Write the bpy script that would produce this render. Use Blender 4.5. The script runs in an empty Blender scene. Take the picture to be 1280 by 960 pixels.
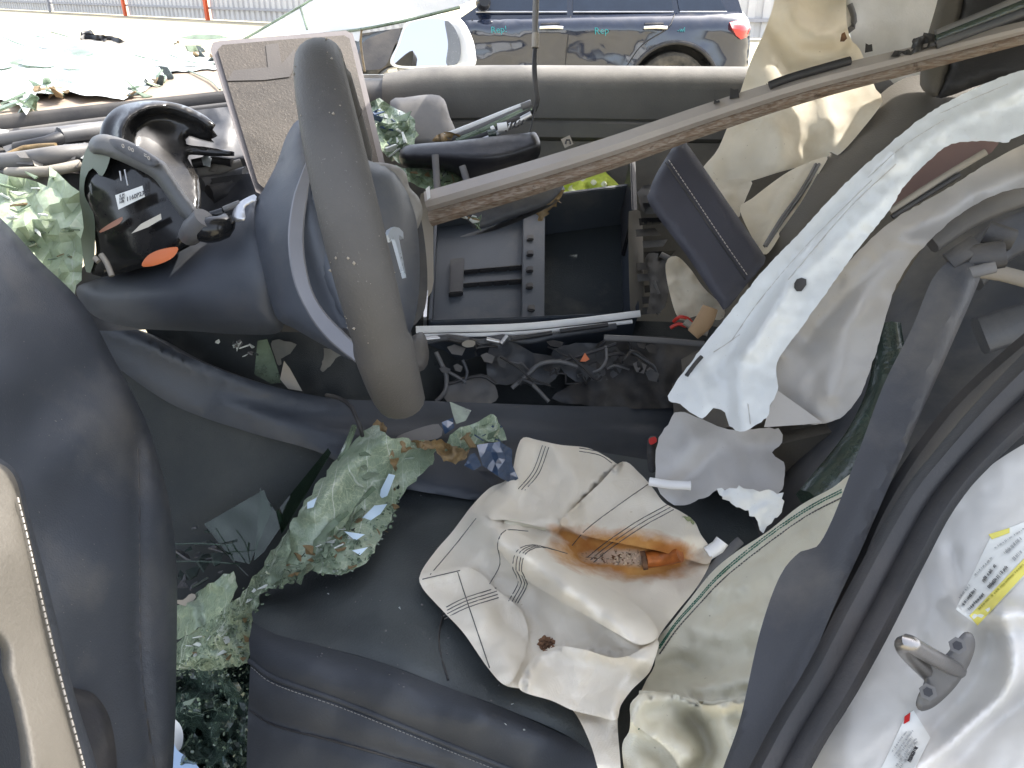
import bpy, bmesh, math, random
import numpy as np
from mathutils import Vector, Matrix, noise as mnoise, geometry as mgeo
random.seed(7); np.random.seed(7)
SC = bpy.context.scene; COL = SC.collection
R = math.radians

# ------------------------------------------------------------------ camera, sky, sun, exposure
F = 985.0                                   # focal length for a 1280 px wide picture
PITCH = R(26.7); CAM = Vector((0, 0, 1.3))
cd = bpy.data.cameras.new('camera'); cam = bpy.data.objects.new('camera', cd); COL.objects.link(cam)
cd.sensor_width = 36; cd.lens = F / 1280 * 36; cd.clip_start = .02; cd.clip_end = 2000
cam.location = CAM; cam.rotation_euler = (math.pi/2 - PITCH, 0, 0); SC.camera = cam
SUN = Vector((.50, .35, .80)).normalized()
w = bpy.data.worlds.new('World'); SC.world = w; w.use_nodes = True
nt = w.node_tree; bg = nt.nodes['Background']; sky = nt.nodes.new('ShaderNodeTexSky')
sky.sky_type = 'NISHITA'; sky.sun_disc = False; sky.sun_elevation = math.asin(SUN.z)
sky.sun_rotation = math.atan2(SUN.x, SUN.y); sky.air_density = 1.0; sky.dust_density = 3
hs_ = nt.nodes.new('ShaderNodeHueSaturation'); hs_.inputs['Saturation'].default_value = .5      # hazy summer sky
nt.links.new(sky.outputs[0], hs_.inputs['Color']); nt.links.new(hs_.outputs[0], bg.inputs[0]); bg.inputs[1].default_value = .15
sd = bpy.data.lights.new('sun', 'SUN'); so = bpy.data.objects.new('sun', sd); COL.objects.link(so)
sd.energy = 2.1; sd.angle = R(.5); sd.color = (1, .95, .86)
so.rotation_euler = SUN.to_track_quat('Z', 'Y').to_euler()
SC.view_settings.view_transform = 'Standard'; SC.view_settings.look = 'None'
SC.view_settings.exposure = 2.12; SC.view_settings.gamma = 1

# ------------------------------------------------------------------ points along the line of sight
C_, S_ = math.cos(PITCH), math.sin(PITCH)
def P(px, py, d):
    a = (px-640)/F; b = (py-480)/F
    return Vector((CAM.x + a*d, CAM.y + (C_-b*S_)*d, CAM.z - (S_+b*C_)*d))
def dz(px, py, z): return (CAM.z-z)/(S_+(py-480)/F*C_)      # depth at which a sight line meets height z
def dy(px, py, y): return (y-CAM.y)/(C_-(py-480)/F*S_)
def Pz(px, py, z): return P(px, py, dz(px, py, z))
def Py(px, py, y): return P(px, py, dy(px, py, y))

# ------------------------------------------------------------------ objects
def thing(name, label, cat, loc=(0, 0, 0), group=None):
    o = bpy.data.objects.new(name, None); COL.objects.link(o); o.location = loc; o.empty_display_size = .05
    return tag(o, label, cat, group)
def tag(o, label, cat, group=None, kind=None):
    o['label'] = label; o['category'] = cat
    if group: o['group'] = group
    if kind: o['kind'] = kind
    return o
def link(name, me, mat, parent=None):
    o = bpy.data.objects.new(name, me); COL.objects.link(o)
    if mat is not None and not me.materials: me.materials.append(mat)
    if parent is not None:
        o.parent = parent
        if parent.type == 'EMPTY': o.matrix_parent_inverse = Matrix.Translation(-parent.location)
    return o
def mesh(name, verts, faces, mat, parent=None, smooth=True, sharp=40, uvs=None, rim=None):
    me = bpy.data.meshes.new(name)
    me.from_pydata([tuple(v) for v in verts], [], faces)
    bm = bmesh.new(); bm.from_mesh(me); bmesh.ops.recalc_face_normals(bm, faces=bm.faces); bm.to_mesh(me); bm.free()
    if uvs is not None:
        uvl = me.uv_layers.new(name='UVMap')
        idx = np.empty(len(me.loops), dtype=np.int32); me.loops.foreach_get('vertex_index', idx)
        uvl.data.foreach_set('uv', np.asarray(uvs, dtype=np.float32)[idx].ravel())
    if smooth:
        me.polygons.foreach_set('use_smooth', [True]*len(me.polygons))
        if rim is not None:
            at = me.attributes.new('sharp_edge', 'BOOLEAN', 'EDGE'); ev = np.empty(len(me.edges)*2, dtype=np.int32); me.edges.foreach_get('vertices', ev)
            at.data.foreach_set('value', [(min(a, b), max(a, b)) in rim for a, b in ev.reshape(-1, 2)])
        elif sharp < 180: me.set_sharp_from_angle(angle=R(sharp))
    return link(name, me, mat, parent)

def cr(pts, closed=False, step=8.0):
    """Catmull-Rom through points of any dimension, resampled about every `step`."""
    p = [np.array(q, float) for q in pts]; n = len(p); out = []
    rng = range(n if closed else n-1)
    for i in rng:
        p1, p2 = p[i], p[(i+1) % n]
        p0 = p[i-1] if (closed or i > 0) else 2*p1-p2
        p3 = p[(i+2) % n] if (closed or i+2 < n) else 2*p2-p1
        m = max(1, int(round(np.linalg.norm(p2-p1)/step)))
        for k in range(m):
            t = k/m
            out.append(.5*((2*p1)+(p2-p0)*t+(2*p0-5*p1+4*p2-p3)*t*t+(3*p1-p0-3*p2+p3)*t**3))
    if not closed: out.append(p[-1])
    return out
def lin(pts, closed=False, step=8.0):
    p = [np.array(q, float) for q in pts]; n = len(p); out = []
    for i in range(n if closed else n-1):
        p1, p2 = p[i], p[(i+1) % n]; m = max(1, int(round(np.linalg.norm(p2-p1)/step)))
        out += [p1+(p2-p1)*k/m for k in range(m)]
    if not closed: out.append(p[-1])
    return out

def segdist(U, V, poly):
    """distance to a polyline and signed side, vectorised"""
    poly = np.asarray(poly, float)[:, :2]; best = np.full(U.shape, 1e9); side = np.zeros(U.shape)
    for (x0, y0), (x1, y1) in zip(poly[:-1], poly[1:]):
        dx, dy_ = x1-x0, y1-y0; L = dx*dx+dy_*dy_+1e-9
        t = np.clip(((U-x0)*dx+(V-y0)*dy_)/L, 0, 1)
        ex, ey = U-(x0+t*dx), V-(y0+t*dy_); d = np.hypot(ex, ey)
        m = d < best; best[m] = d[m]; side[m] = np.sign(dx*ey-dy_*ex)[m]
    return best, side

class Surf:
    """A surface through scattered control points (u, v, depth), with folds and unevenness."""
    def __init__(s, ctrl, folds=(), noise=(0, 60), noise2=(0, 20), cap=None):
        c = np.asarray(ctrl, float); s.c = c[:, :2]/100; n = len(c); s.folds = folds; s.noise = noise; s.noise2 = noise2; s.cap = cap
        if n < 3:
            s.w = None; s.k = c[:, 2].mean(); return
        A = np.zeros((n+3, n+3)); A[:n, :n] = s.phi(s.c[:, None, :]-s.c[None]); A[:n, :n] += np.eye(n)*1e-6
        A[:n, n] = 1; A[:n, n+1:] = s.c; A[n, :n] = 1; A[n+1:, :n] = s.c.T
        s.w = np.linalg.lstsq(A, np.r_[c[:, 2], 0, 0, 0], rcond=None)[0]
    @staticmethod
    def phi(d):
        r2 = (d**2).sum(-1); return .5*r2*np.log(r2+1e-12)
    def d(s, U, V):
        U = np.atleast_1d(np.asarray(U, float)); V = np.atleast_1d(np.asarray(V, float))
        if s.w is None: D = np.full(U.shape, s.k)
        else:
            q = np.stack([U, V], 1)/100; n = len(s.c)
            D = s.phi(q[:, None, :]-s.c[None]) @ s.w[:n] + s.w[n] + q @ s.w[n+1:]
        if s.cap: base = s.cap[0].d(U, V); D = np.minimum(D, base-s.cap[1])      # lies on another surface
        for f in s.folds:
            kind, poly, amp, wd = f
            r, sg = segdist(U, V, cr(poly, step=12))
            if kind == 'r': D -= amp*np.exp(-(r/wd)**2)
            elif kind == 'c': D -= amp*np.exp(-(np.sqrt(r*r+16)-4)/wd)
            elif kind == 's': D -= amp*np.where(sg > 0, np.exp(-r/wd), 0)      # proud on one side: an overlap
        for a, sc in (s.noise, s.noise2):
            if a: D += a*np.array([mnoise.fractal((u/sc, v/sc, sc), 1, 2, 3) for u, v in zip(U, V)])
        if s.cap: D = np.minimum(D, base-.35*s.cap[1])
        return D
    def pt(s, u, v, off=0): return P(u, v, float(s.d(u, v)[0])-off)

def fill(outline, step, jit=.2):
    """triangulate an outline with inner points; returns uv array, faces, boundary count"""
    o = np.array([q[:2] for q in outline]); x0, y0 = o.min(0); x1, y1 = o.max(0); pts = []
    ny = int((y1-y0)/(step*.87))+1; nx = int((x1-x0)/step)+1
    gx, gy = np.meshgrid(np.arange(nx+1), np.arange(ny+1))
    U = x0+(gx+.5*(gy % 2))*step; V = y0+gy*step*.87
    U = U.ravel()+np.random.uniform(-jit, jit, U.size)*step; V = V.ravel()+np.random.uniform(-jit, jit, V.size)*step
    inside = np.zeros(U.shape, bool); j = len(o)-1
    for i in range(len(o)):
        xi, yi = o[i]; xj, yj = o[j]
        c = ((yi > V) != (yj > V)) & (U < (xj-xi)*(V-yi)/(yj-yi+1e-12)+xi); inside ^= c; j = i
    U, V = U[inside], V[inside]
    r, _ = segdist(U, V, np.vstack([o, o[:1]])); k = r > step*.55
    allp = [Vector(q) for q in o]+[Vector((u, v)) for u, v in zip(U[k], V[k])]
    vs, es, fs, ov, oe, of = mgeo.delaunay_2d_cdt(allp, [], [list(range(len(o)))], 1, 1e-4)
    return np.array([tuple(v) for v in vs]), [tuple(f) for f in fs]

def prism(name, uv, fs, front, ext, mat, parent, smooth=True, sharp=40, uvs=None):
    """front surface plus a back at +ext, closed round the rim"""
    n = len(front); ext = np.array(ext); back = np.asarray(front)+ext
    cnt = {}
    for f in fs:
        for a, b in zip(f, f[1:]+f[:1]): cnt[(a, b)] = 1
    faces = list(fs)+[tuple(n+i for i in f[::-1]) for f in fs]; rim = set()
    for (a, b) in cnt:
        if (b, a) not in cnt: faces.append((b, a, n+a, n+b)); rim |= {(min(a, b), max(a, b)), (n+min(a, b), n+max(a, b))}
    allv = np.vstack([front, back])
    u2 = None if uvs is None else np.vstack([uvs, uvs])
    return mesh(name, allv, faces, mat, parent, smooth, sharp, u2, rim if sharp == 40 or sharp == 180 else None)

FWD = np.array((0, C_, -S_))
def sheet(name, sf, outline, mat, parent=None, step=9, thick=.003, ext=None, smooth=True, jag=0, rnd=None, jit=.2, rough=0, curve=True, sharp=40):
    if not isinstance(sf, Surf): sf = Surf(sf) if hasattr(sf, '__len__') else Surf([(0, 0, sf)])
    o = (cr if curve else lin)(outline, True, step)
    if jag: o = [q+np.random.uniform(-jag, jag, 2) for q in o]
    uv, fs = fill(o, step, jit)
    D = sf.d(uv[:, 0], uv[:, 1])
    if rough: D = D+np.random.uniform(-rough, rough, len(D))
    if rnd:
        r, _ = segdist(uv[:, 0], uv[:, 1], np.vstack([o, o[:1]])); e = np.clip(r/rnd[0], 0, 1)
        D = D+rnd[1]*(1-np.sqrt(np.clip(1-(1-e)**2, 0, 1)))
    front = np.array([P(u, v, d) for (u, v), d in zip(uv, D)])
    c = Vector(front.mean(0))-CAM; e = np.array(c.normalized())*thick if ext is None else np.array(ext, float)
    uvn = np.stack([uv[:, 0]/1280, 1-uv[:, 1]/960], 1)
    return prism(name, uv, fs, front, e, mat, parent, smooth, sharp, uvn)

def sweep(name, pts, prof, mat, parent=None, up=(0, 0, 1), scale=None, step=.02, caps=True, closed=False, smooth=True, sharp=40, twist=0):
    q = [Vector(p) for p in cr([tuple(p) for p in pts], closed, step)]; n = len(q); up = Vector(up); V = []; m = len(prof); Fc = []
    for i, p in enumerate(q):
        t = (q[(i+1) % n]-q[i-1]) if closed else (q[min(i+1, n-1)]-q[max(i-1, 0)])
        t.normalize(); s = t.cross(up).normalized(); u = s.cross(t)
        f = i/(n-1); k = 1 if scale is None else np.interp(f, np.linspace(0, 1, len(scale)), scale)
        if twist: rot = Matrix.Rotation(twist*f, 3, t); s = rot @ s; u = rot @ u
        V += [p+s*(a*k)+u*(b*k) for a, b in prof]
    for i in range(n if closed else n-1):
        a = i*m; b = ((i+1) % n)*m
        Fc += [(a+j, a+(j+1) % m, b+(j+1) % m, b+j) for j in range(m)]
    if caps and not closed: Fc += [tuple(range(m))[::-1], tuple(range((n-1)*m, n*m))]
    return mesh(name, V, Fc, mat, parent, smooth, sharp)
def circ(r, n=10, sx=1, sy=1): return [(r*sx*math.cos(2*math.pi*k/n), r*sy*math.sin(2*math.pi*k/n)) for k in range(n)]
def tube(name, pts, r, mat, parent=None, n=8, step=.02, scale=None, closed=False):
    return sweep(name, pts, circ(r, n), mat, parent, (.31, .22, .93), scale, step, closed=closed, sharp=65 if n > 4 else 20)
def rect(w_, h_, b=0):
    if not b: return [(-w_, -h_), (w_, -h_), (w_, h_), (-w_, h_)]
    return [(-w_, -h_+b), (-w_+b, -h_), (w_-b, -h_), (w_, -h_+b), (w_, h_-b), (w_-b, h_), (-w_+b, h_), (-w_, h_-b)]
def frame_box(name, o, ax, ay, az, mat, parent=None, bev=.003):
    """box from corner o along three edge vectors, edges bevelled"""
    o, ax, ay, az = map(Vector, (o, ax, ay, az))
    v = [o+ax*i+ay*j+az*k for k in (0, 1) for j in (0, 1) for i in (0, 1)]
    f = [(0, 2, 3, 1), (4, 5, 7, 6), (0, 1, 5, 4), (2, 6, 7, 3), (0, 4, 6, 2), (1, 3, 7, 5)]
    bm = bmesh.new(); vs = [bm.verts.new(p) for p in v]; [bm.faces.new([vs[i] for i in q]) for q in f]
    bmesh.ops.recalc_face_normals(bm, faces=bm.faces)
    if bev: bmesh.ops.bevel(bm, geom=list(bm.edges), offset=bev, segments=2, affect='EDGES', clamp_overlap=True)
    me = bpy.data.meshes.new(name); bm.to_mesh(me); bm.free()
    me.polygons.foreach_set('use_smooth', [True]*len(me.polygons)); me.set_sharp_from_angle(angle=R(35))
    return link(name, me, mat, parent)
def line_on(name, sf, pts, r, mat, parent=None, off=None, smooth=True):
    q = (cr if smooth else lin)(pts, step=7); U = np.array([p[0] for p in q]); V = np.array([p[1] for p in q])
    D = sf.d(U, V)-(r*.6 if off is None else off)
    return tube(name, [P(u, v, d) for u, v, d in zip(U, V, D)], r, mat, parent, n=8, step=.05)
def stitches(name, sf, pts, mat, parent, pitch=9, r=.0007, off=.0008, length=.62):
    q = cr(pts, step=pitch); V = []; Fc = []
    U = np.array([p[0] for p in q]); W = np.array([p[1] for p in q]); D = sf.d(U, W)-off
    w3 = [P(u, v, d) for u, v, d in zip(U, W, D)]
    for a, b in zip(w3[:-1], w3[1:]):
        b = a+(b-a)*length; t = (b-a).normalized(); s = t.cross(Vector((.3, -.5, .8))).normalized()*r; u = s.cross(t); k = len(V)
        V += [a+s, a+u, a-s, a-u, b+s, b+u, b-s, b-u]
        Fc += [(k, k+1, k+5, k+4), (k+1, k+2, k+6, k+5), (k+2, k+3, k+7, k+6), (k+3, k, k+4, k+7), (k, k+3, k+2, k+1), (k+4, k+5, k+6, k+7)]
    return mesh(name, V, Fc, mat, parent)
def text(name, body, origin, xdir, ydir, size, mat, parent=None, depth=.0003, bold=0):
    """lettering as mesh standing on a plane"""
    cu = bpy.data.curves.new(name, 'FONT'); cu.body = body; cu.size = 1; cu.extrude = .01; cu.resolution_u = 2; cu.offset = bold
    ob = bpy.data.objects.new(name, cu); COL.objects.link(ob)
    me = bpy.data.meshes.new_from_object(ob.evaluated_get(bpy.context.evaluated_depsgraph_get()))
    bpy.data.objects.remove(ob)
    x = Vector(xdir).normalized()*size; y = Vector(ydir).normalized()*size; z = x.cross(y).normalized()*depth/.01
    M_ = Matrix(((x.x, y.x, z.x, origin[0]), (x.y, y.y, z.y, origin[1]), (x.z, y.z, z.z, origin[2]), (0, 0, 0, 1)))
    me.transform(M_); me.name = name; me.materials.clear()
    return link(name, me, mat, parent)

# ------------------------------------------------------------------ materials
MATS = {}
def mat(name, col, rough=.5, metal=0, var=.12, vs=7, bump=.15, bs=350, dust=0, dcol=(.42, .37, .30), up=.6, coat=0, spec=.5,
        speck=0, trans=0, transl=0, bump2=0, bs2=25, alpha=1, stain=None, weave=0, ior=1.45, extra=None):
    m = bpy.data.materials.new(name); m.use_nodes = True; t = m.node_tree; N = t.nodes; L = t.links; b = N['Principled BSDF']
    tc = N.new('ShaderNodeTexCoord')
    def nz(scale, detail=4, rg=.6):
        n = N.new('ShaderNodeTexNoise'); n.inputs['Scale'].default_value = scale; n.inputs['Detail'].default_value = detail
        n.inputs['Roughness'].default_value = rg; L.new(tc.outputs['Object'], n.inputs['Vector']); return n.outputs['Fac']
    def mth(op, a, b_, cl=False):
        n = N.new('ShaderNodeMath'); n.operation = op; n.use_clamp = cl
        for i, x in enumerate((a, b_)):
            if isinstance(x, (int, float)): n.inputs[i].default_value = x
            else: L.new(x, n.inputs[i])
        return n.outputs[0]
    def mix(f, a, b_):
        n = N.new('ShaderNodeMix'); n.data_type = 'RGBA'
        for s_, x in ((0, f), (6, a), (7, b_)):
            if hasattr(x, 'links'): L.new(x, n.inputs[s_])
            else: n.inputs[s_].default_value = x if isinstance(x, (int, float)) else (*x, 1)
        return n.outputs[2]
    def ramp(x, lo, hi):
        n = N.new('ShaderNodeMapRange'); n.inputs[1].default_value = lo; n.inputs[2].default_value = hi; n.clamp = True
        L.new(x, n.inputs[0]); return n.outputs[0]
    base = mix(ramp(nz(vs), .3, .7), tuple(c*(1-var) for c in col), tuple(min(1, c*(1+var)) for c in col))
    rg = mth('ADD', rough-.08, mth('MULTIPLY', nz(vs*4, 5), .16), True)
    if dust:
        f = ramp(nz(6, 9, .62), .55-.5*dust, 1.15-.25*dust)
        if up:
            g = N.new('ShaderNodeNewGeometry'); sx = N.new('ShaderNodeSeparateXYZ'); L.new(g.outputs['Normal'], sx.inputs[0])
            f = mth('MULTIPLY', f, mth('ADD', 1-up, mth('MULTIPLY', ramp(sx.outputs[2], -.1, .9), up)))
        f = mth('MULTIPLY', f, min(1, .35+dust), True)
        base = mix(f, base, dcol); rg = mth('ADD', rg, mth('MULTIPLY', f, .3), True)
    if speck:
        base = mix(mth('MULTIPLY', ramp(nz(420, 2), .74-.04*speck, .78-.04*speck), .7), base, dcol)
    if extra: base = extra(N, L, tc, nz, mth, mix, ramp, base)
    L.new(base, b.inputs['Base Color']); L.new(rg, b.inputs['Roughness'])
    b.inputs['Metallic'].default_value = metal; b.inputs['Specular IOR Level'].default_value = spec; b.inputs['IOR'].default_value = ior
    b.inputs['Coat Weight'].default_value = coat; b.inputs['Coat Roughness'].default_value = .05
    b.inputs['Transmission Weight'].default_value = trans; b.inputs['Alpha'].default_value = alpha
    h = None
    if bump:
        h = mth('MULTIPLY', nz(bs, 3), bump)
    if bump2:
        h2 = mth('MULTIPLY', nz(bs2, 4), bump2*6); h = h2 if h is None else mth('ADD', h, h2)
    if weave:
        for ax in 'XYZ':
            wv = N.new('ShaderNodeTexWave'); wv.bands_direction = ax; wv.inputs['Scale'].default_value = 260; wv.inputs['Distortion'].default_value = .4
            L.new(tc.outputs['Object'], wv.inputs['Vector']); h = mth('ADD', h, mth('MULTIPLY', wv.outputs['Fac'], weave))
    if h is not None:
        bn = N.new('ShaderNodeBump'); bn.inputs['Distance'].default_value = .002; bn.inputs['Strength'].default_value = .6
        L.new(h, bn.inputs['Height']); L.new(bn.outputs[0], b.inputs['Normal'])
    if transl:
        tr = N.new('ShaderNodeBsdfTranslucent'); L.new(base, tr.inputs[0]); mx = N.new('ShaderNodeMixShader'); mx.inputs[0].default_value = transl
        L.new(b.outputs[0], mx.inputs[1]); L.new(tr.outputs[0], mx.inputs[2]); L.new(mx.outputs[0], N['Material Output'].inputs[0])
    MATS[name] = m; return m

def rust(N, L, tc, nz, mth, mix, ramp, base):
    """heat stain burnt round the inflator vent: has its own outline on the cloth"""
    uv = N.new('ShaderNodeUVMap'); mp = N.new('ShaderNodeMapping'); mp.vector_type = 'POINT'
    def blob(cx, cy, rx, ry, ang, wob):
        m = N.new('ShaderNodeVectorMath'); m.operation = 'MULTIPLY_ADD'; L.new(uv.outputs[0], m.inputs[0])
        m.inputs[1].default_value = (1280, -960, 0); m.inputs[2].default_value = (-cx, 960-cy, 0)
        r = N.new('ShaderNodeVectorRotate'); r.rotation_type = 'Z_AXIS'; r.inputs['Angle'].default_value = -R(ang); L.new(m.outputs[0], r.inputs['Vector'])
        s = N.new('ShaderNodeVectorMath'); s.operation = 'MULTIPLY'; L.new(r.outputs[0], s.inputs[0]); s.inputs[1].default_value = (1/rx, 1/ry, 0)
        l = N.new('ShaderNodeVectorMath'); l.operation = 'LENGTH'; L.new(s.outputs[0], l.inputs[0])
        return mth('ADD', l.outputs['Value'], mth('MULTIPLY', mth('SUBTRACT', nz(22, 5), .5), wob))
    a = blob(780, 693, 98, 34, 6, .9); b2 = blob(722, 676, 48, 11, 25, .7); c = blob(835, 692, 32, 20, 0, .7)
    out = mth('MAXIMUM', ramp(a, 1.05, .65), ramp(b2, 1.0, .5)); inner = mth('MAXIMUM', ramp(blob(775, 697, 55, 14, 2, 1.2), .95, .6), 0)
    col = mix(ramp(nz(30, 5), .35, .65), (.50, .19, .025), (.62, .31, .07))
    base = mix(mth('MULTIPLY', out, .95), base, col)
    base = mix(mth('MULTIPLY', ramp(c, 1.0, .5), .8), base, (.42, .15, .03))
    base = mix(mth('MULTIPLY', inner, .75), base, (.66, .55, .45))
    base = mix(mth('MULTIPLY', inner, ramp(nz(150, 3), .56, .62)), base, (.16, .08, .04))
    base = mix(ramp(nz(60, 6, .7), .68, .74), base, (.60, .52, .38))
    return base
def streak(N, L, tc, nz, mth, mix, ramp, base):
    mp = N.new('ShaderNodeMapping'); mp.inputs['Scale'].default_value = (6, 90, 90); mp.inputs['Rotation'].default_value = (0, -.25, 0); L.new(tc.outputs['Object'], mp.inputs[0])
    n = N.new('ShaderNodeTexNoise'); n.inputs['Scale'].default_value = 4; n.inputs['Detail'].default_value = 6; L.new(mp.outputs[0], n.inputs['Vector'])
    base = mix(ramp(n.outputs['Fac'], .42, .62), base, (.30, .255, .215))
    return mix(ramp(nz(40, 6, .7), .60, .70), base, (.09, .065, .05))
def soil(N, L, tc, nz, mth, mix, ramp, base):
    base = mix(mth('MULTIPLY', ramp(nz(9, 6, .65), .5, .75), .45), base, (.60, .50, .33))
    return mix(mth('MULTIPLY', ramp(nz(130, 3), .70, .74), .5), base, (.22, .17, .11))
def cracks(N, L, tc, nz, mth, mix, ramp, base):
    def lines(scale, stretch, w_, dis):
        mp = N.new('ShaderNodeMapping'); mp.inputs['Scale'].default_value = stretch; mp.inputs['Rotation'].default_value = (.5, .4, .9); L.new(tc.outputs['Object'], mp.inputs[0])
        ns = N.new('ShaderNodeTexNoise'); ns.inputs['Scale'].default_value = 20; ns.inputs['Detail'].default_value = 3; L.new(tc.outputs['Object'], ns.inputs['Vector'])
        ad = N.new('ShaderNodeVectorMath'); ad.operation = 'MULTIPLY_ADD'; L.new(ns.outputs['Color'], ad.inputs[0]); ad.inputs[1].default_value = (dis,)*3; L.new(mp.outputs[0], ad.inputs[2])
        v = N.new('ShaderNodeTexVoronoi'); v.feature = 'DISTANCE_TO_EDGE'; v.inputs['Scale'].default_value = scale; L.new(ad.outputs[0], v.inputs['Vector'])
        return mth('MULTIPLY', ramp(v.outputs['Distance'], w_, w_*.2), ramp(nz(14, 3), .35, .6))
    base = mix(mth('MULTIPLY', ramp(nz(16, 3), .40, .66), .6), base, (.16, .21, .13))
    base = mix(mth('MULTIPLY', lines(260, (1, .22, .5), .09, .015), .55), base, (.40, .47, .31))
    base = mix(mth('MULTIPLY', lines(120, (.3, 1, .6), .05, .015), .6), base, (.48, .54, .38))
    base = mix(mth('MULTIPLY', lines(34, (1, .12, .3), .022, .01), .7), base, (.62, .66, .58))
    return mix(mth('MULTIPLY', ramp(nz(20, 6, .7), .60, .74), .4), base, (.36, .32, .20))
def dark_cracks(N, L, tc, nz, mth, mix, ramp, base):
    mp = N.new('ShaderNodeMapping'); mp.inputs['Scale'].default_value = (1, .4, .7); mp.inputs['Rotation'].default_value = (.9, .3, .5); L.new(tc.outputs['Object'], mp.inputs[0])
    for sc_, w_, c in ((130, .05, (.13, .19, .15)), (34, .03, (.30, .38, .31))):
        v = N.new('ShaderNodeTexVoronoi'); v.feature = 'DISTANCE_TO_EDGE'; v.inputs['Scale'].default_value = sc_; L.new(mp.outputs[0], v.inputs['Vector'])
        base = mix(mth('MULTIPLY', mth('MULTIPLY', ramp(v.outputs['Distance'], w_, w_*.2), .7), ramp(nz(16, 3), .42, .62)), base, c)
    return base
def concrete(N, L, tc, nz, mth, mix, ramp, base):
    base = mix(ramp(nz(.35, 6), .4, .65), base, (.33, .29, .20))
    return mix(mth('MULTIPLY', ramp(nz(3, 8, .75), .62, .7), .6), base, (.22, .19, .14))

PL = mat('dark_plastic', (.045, .049, .058), .45, dust=.25, bump=.2)
PLB = mat('black_plastic', (.021, .021, .024), .5, dust=.2, bump=.2)
PLG = mat('gloss_black_plastic', (.012, .012, .013), .16, dust=.12, bump=0)
GREY = mat('grey_plastic', (.10, .10, .105), .5, dust=.3)
BLUEG = mat('blue_grey_plastic', (.058, .065, .080), .5, dust=.12, up=.5)
LEA = mat('black_leather', (.038, .042, .050), .56, spec=.45, bump=.35, bs=420, dust=.06, dcol=(.10, .10, .10), speck=.3)
LEAP = mat('perforated_leather', (.038, .044, .048), .5, bump=.7, bs=330, dust=.45, dcol=(.12, .132, .128), up=.2, speck=.4, vs=5, var=.3)
DOORP = mat('door_panel_vinyl', (.050, .056, .068), .5, bump=.35, bs=500, dust=.1, up=.2, speck=.3)
WHEEL = mat('dusty_wheel_leather', (.056, .054, .054), .55, bump=.5, bs=420, dust=.4, dcol=(.15, .146, .14), up=.4, speck=1.3)
TAN = mat('dusty_taupe_vinyl', (.26, .235, .20), .65, bump=.3, bs=380, dust=.25, up=.7)
ARMT = mat('armrest_vinyl', (.095, .086, .073), .6, bump=.35, bs=380, dust=.2, dcol=(.3, .27, .23))
SILL = mat('dusty_sill', (.095, .093, .09), .7, bump=.4, bs=300, dust=.4, dcol=(.46, .43, .39), up=.95)
DASH = mat('dash_top', (.25, .19, .15), .75, bump=.3, dust=.5, dcol=(.46, .38, .28), speck=1)
BROWNP = mat('brown_panel', (.10, .098, .094), .7, bump=.3, dust=.4, up=.3)
SEATB = mat('seat_fabric', (.085, .078, .068), .7, bump=.6, bs=300, dust=.5, dcol=(.16, .14, .11), up=.4)
CARPET = mat('carpet', (.030, .035, .038), .95, bump=1.2, bs=600, dust=.35, dcol=(.10, .10, .09), up=.5, speck=1)
WHITE = mat('white_paint', (.74, .76, .77), .25, bump=0, var=.03, coat=.8, dust=.12, dcol=(.50, .46, .40), up=.2, speck=.4)
SCUFF = mat('scuffed_white_paint', (.66, .69, .70), .4, bump=.2, bs=120, var=.06, coat=.3, dust=.5, dcol=(.46, .44, .41), up=.1, speck=1.0)
PILLAR = mat('white_pillar_paint', (.60, .585, .555), .4, bump=.1, bs=90, var=.05, coat=.3, dust=.35, dcol=(.55, .50, .43), up=.1, speck=.5)
PRIMER = mat('grey_inner_metal', (.46, .445, .43), .42, metal=.15, bump=.15, bs=60, var=.14, vs=6, dust=.3, dcol=(.24, .20, .17), up=0, speck=.4)
AIRB = mat('airbag_cloth', (.84, .775, .66), .85, bump=.2, bs=500, var=.05, weave=.12, transl=.15, extra=rust)
AIRB2 = mat('soiled_airbag_cloth', (.78, .745, .61), .85, bump=.2, bs=500, var=.07, weave=.15, transl=.15, extra=soil)
CURT = mat('curtain_airbag_cloth', (.84, .78, .66), .85, bump=.2, bs=400, var=.08, weave=.1, transl=.4, extra=soil)
HEADL = mat('headliner', (.74, .73, .70), .9, bump=.5, bs=300, dust=.2, up=0)
GLASS = mat('laminated_glass', (.27, .34, .245), .10, bump=0, bump2=.35, bs2=90, trans=.12, spec=.8, extra=cracks)
GLASS2 = mat('green_glass_fragment', (.27, .345, .245), .08, bump=0, trans=.55, spec=.8, var=.35, vs=30)
GLASSB = mat('blue_reflecting_fragment', (.035, .06, .11), .06, bump=0, spec=1, var=.5, vs=20)
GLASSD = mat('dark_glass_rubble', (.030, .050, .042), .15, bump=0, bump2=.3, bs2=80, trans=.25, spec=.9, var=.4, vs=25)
WSCR = mat('frosted_windscreen', (.62, .66, .64), .35, bump=0, bump2=.2, bs2=40, var=.12, dust=.2, up=0, spec=.8)
RESIN = mat('torn_interlayer', (.22, .15, .07), .5, bump=.3, bump2=.5, var=.5, vs=40)
DUSTSCR = mat('dusty_screen', (.045, .037, .030), .38, bump=.3, bs=300, dust=.35, dcol=(.135, .11, .088), up=0, speck=3.2, vs=9, var=.35)
ALU = mat('brushed_metal', (.50, .50, .51), .35, metal=.85, bump=.1)
CHROME = mat('chrome', (.75, .75, .76), .14, metal=1, bump=0)
STEEL = mat('striker_steel', (.125, .12, .115), .45, metal=.3, bump=.15, bs=200, dust=.15, up=0)
TRIMS = mat('trim_strip_top', (.32, .29, .27), .5, bump=.2, dust=.4)
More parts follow.
